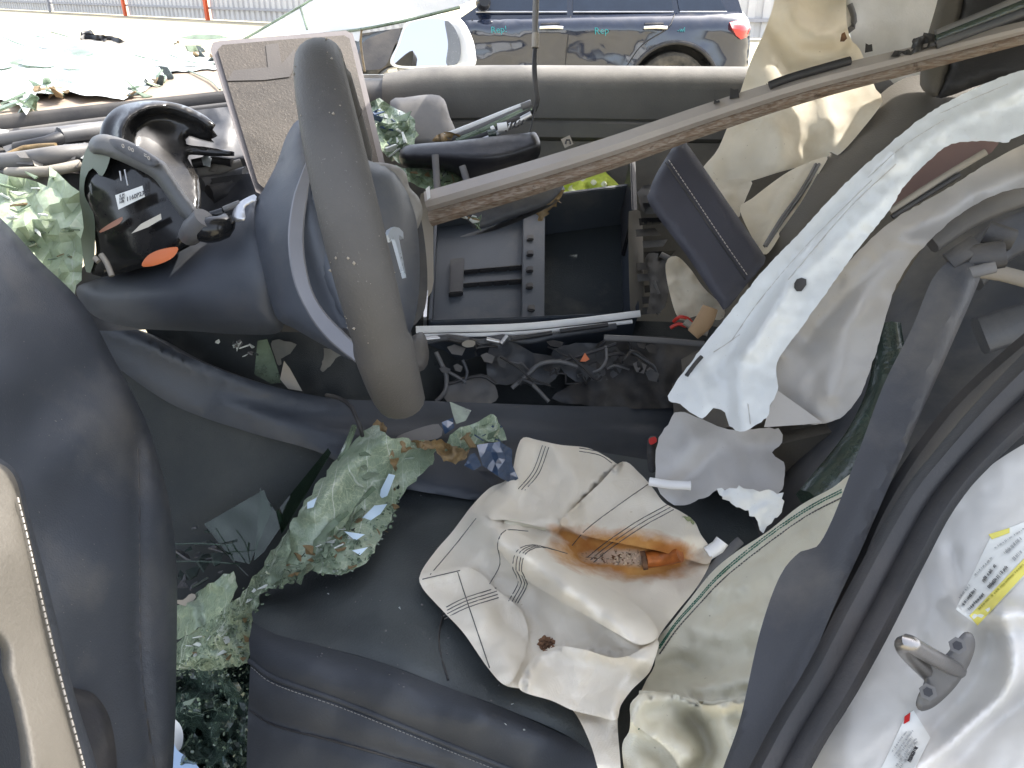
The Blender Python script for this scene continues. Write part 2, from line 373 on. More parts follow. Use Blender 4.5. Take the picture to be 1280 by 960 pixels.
WOOD = mat('open_pore_wood', (.19, .13, .092), .6, bump=.4, bs=160, var=.3, vs=40, dust=.3, extra=streak)
RUB = mat('weatherstrip_rubber', (.020, .020, .022), .5, bump=.25, dust=.2, dcol=(.16, .13, .11), up=.3)
BELT = mat('grey_pillar_trim', (.050, .052, .060), .5, bump=.3, dust=.15, up=.2)
WHITEP = mat('white_plastic', (.72, .72, .72), .4, bump=0, dust=.1)
ORANGE = mat('orange_plastic', (.55, .14, .04), .5, bump=.2)
INFL = mat('rusty_inflator', (.34, .10, .02), .35, metal=.3, bump=.4, bs=150, var=.4, vs=60)
SOOT = mat('burnt_crust', (.17, .09, .05), .9, bump=.8, bs=120, var=.6, vs=70)
HIVIS = mat('hivis_cloth', (.62, .72, .12), .7, bump=.3, var=.25, vs=30, transl=.2)
MIRR = mat('mirror_glass', (.85, .86, .86), .03, metal=1, bump=0, var=.02)
REDP = mat('red_plastic', (.50, .02, .02), .35, bump=0)
PAPER = mat('label_paper', (.72, .72, .68), .5, bump=0, var=.03)
YEL = mat('label_yellow', (.70, .62, .14), .5, bump=0, var=.08)
INK = mat('ink', (.03, .03, .035), .6, bump=0)
THREAD = mat('pale_thread', (.40, .37, .33), .8, bump=0)
THREADS = mat('grey_thread', (.20, .20, .20), .8, bump=0)
THREADD = mat('dark_thread', (.10, .095, .09), .85, bump=0)
THREADG = mat('green_thread', (.05, .16, .11), .85, bump=0)
COPPER = mat('wire_red', (.45, .03, .02), .4, bump=0)
SUVP = mat('dark_blue_paint', (.006, .012, .030), .10, bump=0, var=.1, coat=1, spec=.7, dust=.14, dcol=(.22, .19, .15), up=1)  # tan tint on up-facing paint stands in for sun glare along the shoulder
SUVG = mat('tinted_window', (.02, .03, .05), .05, bump=0, spec=.8)
TYRE = mat('tyre_rubber', (.018, .018, .018), .8, bump=.5, bs=100, dust=.4, up=.2)
TAILR = mat('tail_lamp_red', (.60, .03, .03), .15, bump=0, coat=1)
CYAN = mat('cyan_paint_marker', (.03, .24, .26), .6, bump=0)
GROUND = mat('pale_concrete', (.40, .355, .245), .9, bump=.4, bs=40, var=.1, vs=1.5, extra=concrete)
FENCE = mat('grey_fence_steel', (.58, .57, .57), .55, metal=.2, bump=0, var=.08, vs=1)
FENCED = mat('fence_rail_steel', (.36, .36, .39), .55, metal=.2, bump=0)
REDPOST = mat('red_post_paint', (.62, .10, .03), .5, bump=0, var=.15, vs=2)

# ------------------------------------------------------------------ glass fragments
SHM = {}
def shard(parent, loc, size, m, name='glass_shard', flat=None, asp=None):
    key = m.name
    if key not in SHM:
        SHM[key] = []
        for k in range(7):
            n = random.choice((4, 5, 5, 6)); an = sorted(random.uniform(0, 6.28) for _ in range(n)); t = .07
            ring = [(math.cos(a)*random.uniform(.55, 1), math.sin(a)*random.uniform(.4, .9)) for a in an]
            V = [(x, y, -t) for x, y in ring]+[(x*.95, y*.95, t) for x, y in ring]
            Fc = [tuple(range(n))[::-1], tuple(range(n, 2*n))]+[(i, (i+1) % n, n+(i+1) % n, n+i) for i in range(n)]
            me = bpy.data.meshes.new('glass_shard'); me.from_pydata(V, [], Fc); me.materials.append(m); SHM[key].append(me)
    o = bpy.data.objects.new(name, random.choice(SHM[key])); COL.objects.link(o); o.location = loc
    tilt = .9 if flat is None else flat
    o.rotation_euler = (random.uniform(-tilt, tilt)-.4, random.uniform(-tilt, tilt), random.uniform(0, 6.28))
    s = size; o.scale = (s, s*random.uniform(.4, 1), min(s, .025))
    o.parent = parent
    if parent.type == 'EMPTY': o.matrix_parent_inverse = Matrix.Translation(-parent.location)
    return o
def scatter(parent, sf, poly, n, size, mats, off=.006, flat=None):
    o = np.array(poly, float); x0, y0 = o.min(0); x1, y1 = o.max(0); k = 0; tries = 0
    while k < n and tries < 4000:
        tries += 1
        u, v = random.uniform(x0, x1), random.uniform(y0, y1); ins = False; j = len(o)-1
        for i in range(len(o)):
            if ((o[i][1] > v) != (o[j][1] > v)) and u < (o[j][0]-o[i][0])*(v-o[i][1])/(o[j][1]-o[i][1]+1e-9)+o[i][0]: ins = not ins
            j = i
        if ins:
            shard(parent, sf.pt(u, v, off*random.uniform(.2, 1.6)), random.uniform(*size), random.choice(mats), flat=flat); k += 1
def rubble(name, parent, sf, poly, n, size, m, off=.004):
    """grains too small to pick apart: one mesh"""
    o = np.array(poly, float); x0, y0 = o.min(0); x1, y1 = o.max(0); V = []; Fc = []; k = 0; t = 0
    us = np.random.uniform(x0, x1, n*3); vs = np.random.uniform(y0, y1, n*3); D = sf.d(us, vs)
    for u, v, d in zip(us, vs, D):
        ins = False; j = len(o)-1
        for i in range(len(o)):
            if ((o[i][1] > v) != (o[j][1] > v)) and u < (o[j][0]-o[i][0])*(v-o[i][1])/(o[j][1]-o[i][1]+1e-9)+o[i][0]: ins = not ins
            j = i
        if not ins or k >= n: continue
        k += 1; c = P(u, v, d-off*random.uniform(0, 1.5)); s = random.uniform(*size); b = len(V)
        rot = Matrix.Rotation(random.uniform(0, 6.28), 3, Vector((random.random()-.5, random.random()-.5, random.random()-.5)).normalized())
        for x in (-1, 1):
            for y in (-1, 1):
                for z in (-1, 1): V.append(c+rot @ Vector((x*s*random.uniform(.6, 1), y*s*random.uniform(.4, .9), z*s*.35)))
        Fc += [tuple(b+i for i in q) for q in ((0, 1, 3, 2), (4, 6, 7, 5), (0, 4, 5, 1), (2, 3, 7, 6), (0, 2, 6, 4), (1, 5, 7, 3))]
    ob = mesh(name, V, Fc, m, parent, smooth=False); ob['kind'] = 'stuff'; return ob

def decal(name, sf, quad, m, parent, off=.0012, step=9):
    o = lin(quad, True, step); uv, fs = fill(o, step, .1); D = sf.d(uv[:, 0], uv[:, 1])-off
    return prism(name, uv, fs, np.array([P(u, v, d) for (u, v), d in zip(uv, D)]), FWD*.0006, m, parent)

# ================================================================== THE SETTING
g = mesh('ground', [(-300, -200, 0), (300, -200, 0), (300, 500, 0), (-300, 500, 0)], [(0, 1, 2, 3)], GROUND, smooth=False); g['kind'] = 'structure'

def fence(p0, p1, label, posts, reds, h=2.3, rib=.42):
    p0, p1 = Vector(p0), Vector(p1); L = (p1-p0).length; t = (p1-p0)/L; nrm = Vector((t.y, -t.x, 0))
    if nrm.y > 0: nrm = -nrm
    f = thing('corrugated_fence', label, 'fence', p0)
    cuts = [0]+posts+[L]
    for a, b in zip(cuts[:-1], cuts[1:]):
        V = []; Fc = []; x = a+.03
        while x < b-.03:
            for dx, o in ((0, 0), (rib*.40, 0), (rib*.46, .07), (rib*.94, .07)):
                if x+dx < b-.03:
                    q = p0+t*(x+dx)+nrm*o; V += [q+Vector((0, 0, .04)), q+Vector((0, 0, h))]
            x += rib
        n = len(V)//2
        Fc = [(2*i, 2*i+2, 2*i+3, 2*i+1) for i in range(n-1)]
        mesh('fence_panel', V, Fc, FENCE, f, smooth=False)
    for z in (.45, 1.9):
        frame_box('rail', p0+nrm*.09+Vector((0, 0, z)), t*L, nrm*.06, (0, 0, .09), FENCED, f, 0)
    for i, c in enumerate(posts):
        frame_box('post', p0+t*(c-.07)+nrm*.16, t*.14*(1.6 if reds[i] else 1), nrm*.12, (0, 0, h), REDPOST if reds[i] else FENCED, f, .01)
    return f
A, B = Vector((-40, 64, 0)), Vector((-3.5, 29.5, 0)); LEN = (B-A).length; T = (B-A)/LEN
def along(px):      # where a sight line crosses the fence line
    k = (px-640)/F/ (C_+.462*S_); return (k*A.y-A.x)/(T.x-k*T.y)
fence(A, B, 'long grey corrugated fence with red posts across the far yard', [along(70), along(163), along(265), along(400), along(520)], [0, 1, 1, 0, 1])
fence((-1, 24, 0), (26, 24, 0), 'pale corrugated fence standing behind the two parked cars', [6, 12, 18], [0, 0, 0])

# ------------------------------------------------------------------ parked cars
def wheel(parent, x, y, z, r, side):
    def lathe(prof, m, name, par, n=36):
        V = []; Fc = []; k = len(prof)
        for i in range(n):
            a = 2*math.pi*i/n; V += [(x+q[0]*math.cos(a), y+side*q[1], z+q[0]*math.sin(a)) for q in prof]
        for i in range(n):
            for j in range(k-1): Fc.append((i*k+j, ((i+1) % n)*k+j, ((i+1) % n)*k+j+1, i*k+j+1))
        return mesh(name, V, Fc, m, par, sharp=35)
    ty = lathe([(r*.66, .20), (r*.66, 0), (r*.72, -.015), (r*.90, -.015), (r*.98, .01), (r, .05), (r, .16), (r*.95, .20)], TYRE, 'tyre', parent)
    rim = lathe([(r*.66, .03), (r*.62, .0), (r*.58, .03), (r*.56, .10), (.02, .11)], ALU, 'rim', parent)
    for k in range(5):
        a = 2*math.pi*k/5+.5; u = Vector((math.cos(a), 0, math.sin(a))); v = Vector((-math.sin(a), 0, math.cos(a))); c = Vector((x, y+side*.03, z))
        V = [c+v*.035, c-v*.035, c+u*r*.6-v*.05, c+u*r*.6+v*.05]; V += [q+Vector((0, side*.05, 0)) for q in V]
        mesh('spoke', V, [(0, 1, 2, 3), (4, 7, 6, 5), (0, 4, 5, 1), (1, 5, 6, 2), (2, 6, 7, 3), (3, 7, 4, 0)], CHROME, rim, smooth=False)
    return ty
def car(name, label, x0, y0, paint, W=1.85, wb=2.75, belt=1.10, top=1.66, rw=.37, dents=0, long=True, flip=1):
    """x0: rear wheel centre, y0: near flank; the nose points to -x (flip=-1 mirrors)"""
    o = thing(name, label, 'car', (x0, y0, 0)); arch = rw+.075
    def arc(cx, a0, a1, n=12): return [(cx+arch*math.cos(R(a0+(a1-a0)*k/n)), rw+arch*math.sin(R(a0+(a1-a0)*k/n))) for k in range(n+1)]
    pr = [(.93, .38), (.98, .60), (.97, .80), (.90, 1.02), (.80, belt+.04), (.40, belt+.03), (-.6, belt+.01), (-2.0, belt-.04), (-2.5, belt-.08), (-3.2, belt-.17),
          (-3.55, belt-.32), (-3.68, .62), (-3.62, .35)]+arc(-wb, 195, -15)[::1]+arc(0, 195, -15)
    sq = lambda x: x if x < .45 or not long else .45+(x-.45)*.6
    pr = [(sq(a)*flip, b) for a, b in pr]
    uv, fs = fill(lin([(a*100, b*100) for a, b in pr], True, 7), 7, .15); uv = uv/100
    def yo(x, z):
        xx = x*flip; y = .0
        y += .16*max(0, (z-.96)/.15)**1.4                     # shoulder turns in towards the windows
        y += .10*max(0, (.62-z)/.35)**2
        y -= .025*math.exp(-((z-.955)/.03)**2)
        e = max(0, xx-.50)/.28; y += .16*e**2
        e = max(0, -2.9-xx)/.75; y += .30*e**2
        for cx in (0, -wb):
            r = math.hypot(xx-cx, z-rw); y -= .035*math.exp(-((r-arch-.02)/.05)**2)
        if dents and z < .95:
            k = math.exp(-((z-.62)/.2)**2)*math.exp(-((xx+1.25)/1.2)**4)
            y += dents*k*(.09*mnoise.fractal((xx*2.2, z*3.5, 3), 1, 2, 3)+.05*abs(mnoise.noise((xx*5, z*7, 1))))+.03*k*dents
        return y
    near = np.array([(x0+x, y0+yo(x, z), z) for x, z in uv]); far = near.copy(); far[:, 1] = y0+W-(near[:, 1]-y0)
    n = len(near); cnt = {}
    for f in fs:
        for a, b in zip(f, f[1:]+f[:1]): cnt[(a, b)] = 1
    faces = list(fs)+[tuple(n+i for i in f[::-1]) for f in fs]+[(b, a, n+a, n+b) for (a, b) in cnt if (b, a) not in cnt]
    body = mesh('body', np.vstack([near, far]), faces, paint, o, sharp=55)
    gh = [(.80, belt+.02), (.62, belt+.30), (.30, top-.06), (-.4, top), (-1.0, top-.02), (-1.35, top-.12), (-2.15, belt-.05)]
    if not long: gh = [(.75, belt+.02), (.30, top-.12), (-.2, top-.02), (-.7, top), (-1.2, top-.1), (-2.1, belt-.05)]
    gh = [(sq(a), b) for a, b in gh]; V = []
    for yy, s in ((.16, 1), (W-.16, -1)):
        for a, b in gh: V.append((x0+a*flip, y0+yy+s*.22*max(0, (b-belt)/(top-belt)), b))
    m_ = len(gh); Fc = [tuple(range(m_)), tuple(range(m_, 2*m_))[::-1]]+[(i, (i+1) % m_, m_+(i+1) % m_, m_+i) for i in range(m_)]
    mesh('roof', V, Fc, paint, o, sharp=30)
    zt = top-.10; zb = belt+.045
    def side(xa, xb, xa2, xb2):
        def q(x, z): return Vector((x0+x*flip, y0+.16+.22*(z-belt)/(top-belt)-.012, z))
        V = [q(xa, zb), q(xb, zb), q(xb2, zt), q(xa2, zt)]; V += [p+Vector((0, .01, 0)) for p in V]
        wdw = mesh('window', V, [(0, 1, 2, 3), (4, 7, 6, 5), (0, 4, 5, 1), (1, 5, 6, 2), (2, 6, 7, 3), (3, 7, 4, 0)], SUVG, o, smooth=False)
        tube('window_trim', [q(xa, zb-.012)+Vector((0, -.006, 0)), q(xb, zb-.012)+Vector((0, -.006, 0))], .009, ALU, wdw, step=.5)
    side(-1.95, -1.06, -1.28, -1.06); side(-1.0, -.02, -1.0, -.12); side(.04, .50, -.06, .22)
    wheel(o, x0, y0+.03, rw, rw, 1); wheel(o, x0-wb*flip, y0+.03, rw, rw, 1)
    wheel(o, x0, y0+W-.03, rw, rw, -1); wheel(o, x0-wb*flip, y0+W-.03, rw, rw, -1)
    def skin(x, z, off=.006): return Vector((x0+x*flip, y0+yo(x*flip*1, z)-off, z)) if flip == 1 else Vector((x0+x*flip, y0+yo(x*flip, z)-off, z))
    for pts in ([(-1.98, belt-.03), (-2.02, .9), (-2.05, .6), (-2.0, .35)], [(-1.03, belt), (-1.05, .9), (-1.07, .6), (-1.05, .32)], [(-.02, belt+.01), (-.1, .95), (-.33, .80), (-.47, .6)]):
        tube('door_gap', [skin(a, b, .001) for a, b in pts], .006, PLB, o, step=.06)
    for hx in (-1.22, -.22):
        hd = tube('door_handle', [skin(hx-.11, .955, .03), skin(hx, .96, .05), skin(hx+.11, .955, .03)], .017, CHROME, o, step=.03)
        tube('handle_cup', [skin(hx-.1, .97, -.004), skin(hx+.08, .972, -.004)], .03, PLG, hd, step=.05)
    for cx in (0, -wb):
        tube('arch_moulding', [skin(cx+(arch+.012)*math.cos(R(a)), rw+(arch+.012)*math.sin(R(a)), .008) for a in range(0, 181, 15)], .022, PLB, o, step=.05)
        V = [(x0+cx*flip+(arch)*math.cos(R(a)), y0+yy, rw+arch*math.sin(R(a))) for yy in (.06, .4) for a in range(-10, 191, 10)]; k = len(V)//2
        mesh('wheel_well', V+[(x0+cx*flip, y0+.4, rw)], [(i, i+1, k+i+1, k+i) for i in range(k-1)]+[(k+i, k+i+1, 2*k) for i in range(k-1)], PLB, o)
    return o, skin
xr = (843-640)/F*7.75
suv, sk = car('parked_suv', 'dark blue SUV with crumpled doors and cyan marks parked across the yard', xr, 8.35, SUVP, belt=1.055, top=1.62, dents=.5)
lp_ = [(.50, 1.00), (.58, 1.015), (.68, 1.015), (.72, .95), (.70, .87), (.63, .85), (.57, .89), (.52, .95)]
mesh('tail_lamp', [sk(a, b, .03) for a, b in lp_]+[sk(a, b, -.04) for a, b in lp_]+[sk(.61, .94, .045)], [(i, (i+1) % 8, 16) for i in range(8)]+[(i, 8+i, 8+(i+1) % 8, (i+1) % 8) for i in range(8)], TAILR, suv, sharp=60)
tube('reflector', [sk(.52, .55, .02), sk(.68, .55, .02)], .035, TAILR, suv, step=.05)
mb = sweep('wing_mirror', [sk(-1.90, 1.13, .02), sk(-1.88, 1.16, .14), sk(-1.86, 1.19, .30)], circ(.075, 14, 1, 1), PLG, suv, scale=[.35, .9, 1, .7], step=.03)
for bd, x, z, sz in (('Rep!', -1.80, .965, .085), ('Rep', -.80, .955, .09), ('-wl', .0, .975, .06)):
    text('paint_mark', bd, sk(x, z-.06, .022), (1, 0, .08), (-.1, 0, 1), sz, CYAN, suv, .003, -.004)
car('parked_sedan', 'white sedan half hidden behind the tail of the dark blue SUV', 5.6, 13.2, WHITE, belt=.98, top=1.45, rw=.33, long=False, flip=-1)

# ================================================================== THE WRECK
# ---- body shell: floor, sill, pillar, torn skin, firewall, rear bulkhead
shell = thing('wrecked_car_body', 'torn white car body with striker, stickers and black door seals, lower right', 'car body', (.5, .6, .2))
mesh('floor_pan', [(x, y, z) for z in (.24, .27) for y in (.45, 2.0) for x in (-1.35, 1.7)], [(0, 2, 3, 1), (4, 5, 7, 6), (0, 1, 5, 4), (2, 6, 7, 3), (0, 4, 6, 2), (1, 3, 7, 5)], CARPET, shell, smooth=False)
frame_box('firewall', (-1.36, .5, .25), (.12, 0, 0), (0, 1.5, 0), (0, 0, .78), CARPET, shell, .02)
frame_box('rear_bulkhead', (1.45, .5, .25), (.14, 0, 0), (0, 1.5, 0), (.1, 0, .85), SEATB, shell, .03)
frame_box('sill', (-1.1, .44, .2), (1.2, 0, 0), (0, .12, 0), (0, 0, .15), WHITE, shell, .03)

# pillar skin at lower right
pil = Surf([(1280, 560, .66), (1165, 655, .66), (1080, 790, .62), (1000, 960, .58), (1280, 760, .57), (1150, 850, .575), (1280, 960, .51), (1120, 960, .53), (1420, 560, .62), (1420, 960, .46), (1000, 1150, .52), (1400, 1150, .43)],
           folds=[('r', [(1300, 770), (1250, 765), (1215, 770), (1200, 760)], .022, 15), ('r', [(1255, 775), (1268, 830), (1255, 870), (1215, 905), (1180, 935), (1140, 965)], .018, 12),
                  ('r', [(1290, 870), (1240, 900), (1200, 950)], -.018, 26), ('c', [(1130, 690), (1160, 740), (1150, 800)], -.006, 25), ('r', [(1240, 800), (1220, 850), (1170, 910)], -.02, 22),
                  ('c', [(1190, 690), (1205, 760), (1240, 790)], -.008, 14)], noise=(.006, 130), noise2=(.0015, 30))
pillar = sheet('pillar_skin', pil, [(1290, 550), (1225, 592), (1165, 650), (1130, 692), (1080, 782), (1030, 850), (1000, 930), (975, 1000), (940, 1160), (1420, 1160), (1430, 540), (1350, 530)], PILLAR, shell, step=6, thick=.02)
# striker: plate, loop, bolts
stk = sheet('striker_plate', Surf([(1145, 890, .545), (1215, 800, .545), (1180, 840, .545)]), [(1206, 790), (1216, 793), (1219, 808), (1212, 830), (1195, 858), (1170, 882), (1152, 889), (1145, 882), (1147, 870), (1155, 852), (1154, 838), (1166, 826), (1182, 818), (1196, 800)], STEEL, shell, step=4, thick=.014, rnd=(4, .003))
lp = [P(1198, 838, .552), P(1175, 826, .53), P(1150, 812, .515), P(1135, 803, .507), P(1129, 806, .512), P(1136, 818, .53), P(1160, 842, .553)]
tube('striker_loop', lp, .0055, mat('worn_steel', (.24, .23, .225), .3, metal=.8), stk, n=12, step=.004)
for c in ((1197, 807), (1160, 865)):
    b_ = P(*c, .541); ax = (P(*c, .53)-b_).normalized()
    sweep('bolt', [b_-ax*.004, b_+ax*.004], circ(.0058, 6), STEEL, stk, step=.01, smooth=False)
    sweep('bolt_socket', [b_+ax*.002, b_+ax*.0045], circ(.0032, 6), INK, stk, step=.01, smooth=False)
# stickers
def on(sf, u, v, off=.0034): return sf.pt(u, v, off)
st1 = decal('tyre_sticker', pil, [(1195, 762), (1240, 668), (1300, 645), (1310, 690), (1222, 782)], PAPER, shell)
decal('sticker_band', pil, [(1212, 770), (1300, 678), (1306, 690), (1222, 782)], YEL, st1, .0028)
decal('sticker_band', pil, [(1236, 668), (1262, 660), (1262, 666), (1240, 674)], YEL, st1, .002)
def print_on(sf, body, u, v, u2, v2, size, parent, m=INK, bold=.01):
    a = on(sf, u, v); b = on(sf, u2, v2); x = (b-a).normalized(); n = (CAM-a).normalized(); y = n.cross(x)
    text('printing', body, a, x, y, size, m, parent, .0002, bold)
def strokes(sf, u, v, u2, v2, h, parent, m=INK, fillr=.7):
    """a line of print too small to read: short uneven strokes across the line, as one mesh"""
    L_ = math.hypot(u2-u, v2-v); tx, ty = (u2-u)/L_, (v2-v)/L_; nx_, ny_ = ty, -tx; V = []; Fc = []; x = 0
    while x < L_:
        w_ = random.uniform(.45, 1.1); h0 = random.uniform(-.1, .2)*h; h1 = h*random.uniform(.7, 1.05)
        if random.random() < .86:
            q = [(u+tx*a+nx_*c, v+ty*a+ny_*c) for a, c in ((x, h0), (x+w_, h0), (x+w_, h1), (x, h1))]; k = len(V)
            V += [on(sf, *p, .0042) for p in q]; V += [on(sf, *p, .0030) for p in q]
            Fc += [tuple(k+i for i in f) for f in ((0, 1, 2, 3), (7, 6, 5, 4), (0, 4, 5, 1), (1, 5, 6, 2), (2, 6, 7, 3), (3, 7, 4, 0))]
        x += w_+random.choice((.4, .5, .6, 1.6))
    return mesh('printing', V, Fc, m, parent, smooth=False)
GINK = mat('grey_ink', (.30, .30, .30), .6, bump=0)
for u, v, u2, v2, h, m in ((1205, 757, 1221, 737, 4, INK), (1212, 763, 1231, 743, 4, INK), (1230, 728, 1246, 708, 5, INK), (1237, 736, 1260, 710, 5, INK), (1257, 693, 1277, 675, 5, GINK), (1268, 701, 1284, 685, 5, GINK),
                           (1200, 748, 1213, 731, 2.5, GINK), (1219, 720, 1240, 698, 2.5, GINK), (1244, 686, 1280, 662, 2.5, GINK), (1224, 762, 1280, 706, 2.5, MATS['olive_ink'] if 'olive_ink' in MATS else mat('olive_ink', (.36, .32, .05), .6, bump=0))):
    strokes(pil, u, v, u2, v2, h, st1, m)
st2 = decal('warning_sticker', pil, [(1133, 893), (1142, 888), (1163, 922), (1140, 968), (1090, 985), (1112, 940)], PAPER, shell)
decal('sticker_band', pil, [(1131, 896), (1138, 891), (1137, 901), (1130, 905)], REDP, st2, .002)
for u, v, u2, v2 in ((1116, 940, 1134, 915), (1119, 945, 1142, 914), (1122, 948, 1141, 922), (1121, 958, 1146, 924), (1126, 960, 1147, 928)): strokes(pil, u, v, u2, v2, 2.6, st2, MATS['grey_ink'])
print_on(pil, 'PASSENGER CAR', 1138, 953, 1155, 921, .0030, st2, bold=.01)

# black seals and the grey pillar trim
def band(name, pts, wd, th, m, parent, prof=None, scale=None, off=0, tw=None):
    """strap along sight-line points (u, v, depth), turned to face the door opening"""
    q = [P(*p) for p in pts]; mid = q[len(q)//2]; up = (CAM-mid).normalized()
    return sweep(name, q, prof or rect(wd, th, min(th, wd)*.5), m, parent, up, scale, .015, sharp=50)
band('door_seal', [(950, 1010, .53), (1000, 915, .56), (1040, 850, .58), (1088, 760, .60), (1130, 680, .625), (1165, 620, .64), (1215, 560, .655), (1285, 490, .665), (1400, 390, .68)], 0, 0, RUB, shell,
     prof=[(-.020, -.006), (-.020, .004), (-.012, .011), (-.004, .008), (0, .003), (.006, .009), (.013, .010), (.019, .004), (.019, -.006)], scale=[.85, .9, 1, 1, .95, 1.1, 1.3, 1.3])
sl2 = band('door_seal', [(930, 1010, .60), (985, 900, .63), (1030, 820, .655), (1075, 720, .68), (1110, 640, .70), (1160, 560, .72), (1230, 480, .735), (1400, 340, .75)], 0, 0, RUB, shell,
     prof=[(-.016, -.006), (-.016, .006), (-.004, .012), (.008, .006), (.016, -.004)], scale=[.6, .6, .6, .6, .6, .7, .8])
trim = Surf([(905, 980, .60), (985, 760, .655), (1060, 640, .70), (1130, 480, .75), (1205, 330, .80), (950, 960, .58), (1030, 760, .645), (1100, 620, .70), (1165, 480, .75), (1225, 340, .80)],
            folds=[('c', [(955, 985), (1000, 850), (1040, 760), (1080, 660), (1120, 570), (1165, 450), (1215, 335)], .014, 14)])
tr = sheet('pillar_trim', trim, [(898, 990), (925, 900), (950, 790), (975, 720), (1000, 690), (1020, 684), (1040, 650), (1075, 560), (1105, 480), (1140, 410), (1165, 350), (1190, 325), (1222, 322), (1226, 345), (1190, 430), (1150, 520), (1110, 610), (1075, 690), (1040, 765), (1005, 850), (965, 940), (945, 1000)], BELT, shell, step=9, thick=.012, sharp=60)
for (a, b, c) in (([(1186, 328), (1218, 306)], .010, .80), ([(1208, 325), (1250, 318)], .014, .80), ([(1232, 290), (1262, 300)], .012, .82), ([(1210, 342), (1242, 334)], .006, .79)):
    band('trim_clip', [(a[0][0], a[0][1], c), ((a[0][0]+a[1][0])/2, (a[0][1]+a[1][1])/2, c-.004), (a[1][0], a[1][1], c)], b, b*.6, PLB if b > .008 else GREY, tr)
# dark inner quarter behind the torn skin
qt = Surf([(1000, 640, 1.02), (1100, 420, 1.12), (1280, 260, 1.12), (1280, 520, .90), (1150, 560, .94), (980, 560, 1.14), (1400, 300, 1.0), (1040, 620, .97)],
          folds=[('c', [(960, 640), (1050, 560), (1130, 470)], .02, 25), ('c', [(1170, 420), (1230, 370), (1300, 350)], .012, 20), ('r', [(1130, 480), (1150, 620)], .01, 18)], noise=(.012, 90))
sheet('inner_quarter_panel', qt, [(940, 640), (985, 540), (1060, 480), (1110, 380), (1170, 290), (1240, 240), (1420, 190), (1420, 640), (1200, 640), (1060, 700), (960, 720)], PL, shell, step=14, thick=.03)
band('quarter_rib', [(1205, 345, .86), (1240, 310, .87), (1290, 285, .86), (1400, 240, .86)], .022, .01, BELT, shell)
band('quarter_rib', [(1160, 300, .98), (1215, 265, .98), (1290, 235, .98)], .018, .01, GREY, shell)
band('quarter_rib', [(1225, 420, .84), (1290, 400, .84), (1380, 380, .83)], .02, .008, PL, shell)
band('quarter_rib', [(1225, 338, .83), (1252, 342, .83), (1290, 352, .82)], .008, .006, TAN, shell)
band('headrest_bar', [(1015, 628, .95), (1080, 545, .98), (1110, 470, 1.0), (1105, 410, 1.02)], .02, .02, GLASSD, shell)

# torn outer skin hanging from the roof rail
tsk = Surf([(845, 500, .98), (925, 520, .93), (965, 460, .93), (905, 405, 1.0), (1000, 300, .98), (1010, 380, .93), (1100, 200, .93), (1110, 250, .905), (1200, 130, .87), (1200, 175, .85), (1280, 95, .82), (1280, 150, .80), (1400, 60, .78), (1400, 130, .75)],
           folds=[('r', [(948, 445), (962, 420), (985, 385)], .008, 10), ('r', [(1120, 195), (1010, 320), (935, 440)], .012, 9), ('r', [(1080, 230), (985, 330), (890, 470)], -.008, 12),
                  ('c', [(930, 535), (925, 470), (960, 400), (1040, 310), (1120, 230)], .016, 12), ('r', [(1280, 110), (1180, 160), (1110, 215)], .010, 10), ('r', [(870, 470), (885, 505)], .008, 12)], noise=(.007, 60), noise2=(.0026, 16))
torn = sheet('torn_outer_skin', tsk, [(835, 495), (868, 447), (905, 400), (950, 343), (1000, 290), (1050, 236), (1100, 190), (1160, 142), (1220, 110), (1280, 87), (1400, 55), (1410, 140), (1280, 168), (1258, 178), (1235, 176), (1190, 180), (1160, 202), (1128, 236), (1112, 262), (1062, 325), (1030, 370), (990, 425), (971, 455), (972, 488), (962, 508), (958, 522), (930, 539), (912, 532), (906, 516), (892, 510), (878, 523), (862, 514), (850, 505)],
             SCUFF, shell, step=5, thick=.0025, jag=.6)
decal('hole_patch', tsk, [(993, 354), (996, 349), (1002, 347), (1008, 349), (1008, 356), (1002, 364), (996, 364), (993, 360)], PLB, torn, .002, 4)  # dark patch laid on the skin, standing in for a hole
for pts in ([(1120, 205), (1060, 262), (985, 350)], [(1090, 225), (1010, 305), (950, 375), (915, 425)], [(1180, 150), (1130, 182), (1085, 222)], [(892, 440), (905, 432), (925, 418)], [(935, 505), (938, 530)], [(1260, 105), (1215, 124), (1175, 142)]): line_on('scrape', tsk, pts, .0006, PRIMER, torn, off=.0001)
line_on('slit', tsk, [(858, 470), (868, 456), (877, 446)], .0028, PLB, torn, off=.0015)
isk = Surf([(985, 520, 1.02), (1040, 520, 1.0), (1080, 440, .99), (985, 440, 1.02), (1060, 330, .97), (1110, 360, .98), (1130, 260, .93), (1200, 250, .92), (1280, 185, .86), (1280, 232, .88), (1400, 150, .80), (1400, 220, .82)],
           folds=[('r', [(1000, 420), (1080, 330), (1160, 275), (1280, 215)], -.02, 22), ('c', [(1110, 300), (1020, 395), (980, 440)], .012, 12), ('r', [(1110, 330), (1060, 420), (1040, 520)], .01, 25), ('c', [(1130, 300), (1175, 297), (1230, 255)], .008, 8)], noise=(.006, 70), noise2=(.0012, 18))
inn = sheet('torn_inner_skin', isk, [(955, 520), (965, 470), (990, 420), (1050, 340), (1110, 280), (1180, 238), (1280, 180), (1400, 140), (1410, 225), (1280, 234), (1235, 248), (1200, 268), (1170, 293), (1140, 325), (1118, 362), (1108, 395), (1095, 440), (1076, 492), (1056, 518), (1040, 527), (1024, 530), (990, 530)], PRIMER, shell, step=7, thick=.003, jag=.7)
sheet('flange', Surf([(970, 490, .985), (1025, 530, .99), (960, 530, .98)]), [(972, 488), (1028, 528), (1000, 531), (955, 534), (960, 515)], PRIMER, inn, step=8, thick=.003, curve=False)
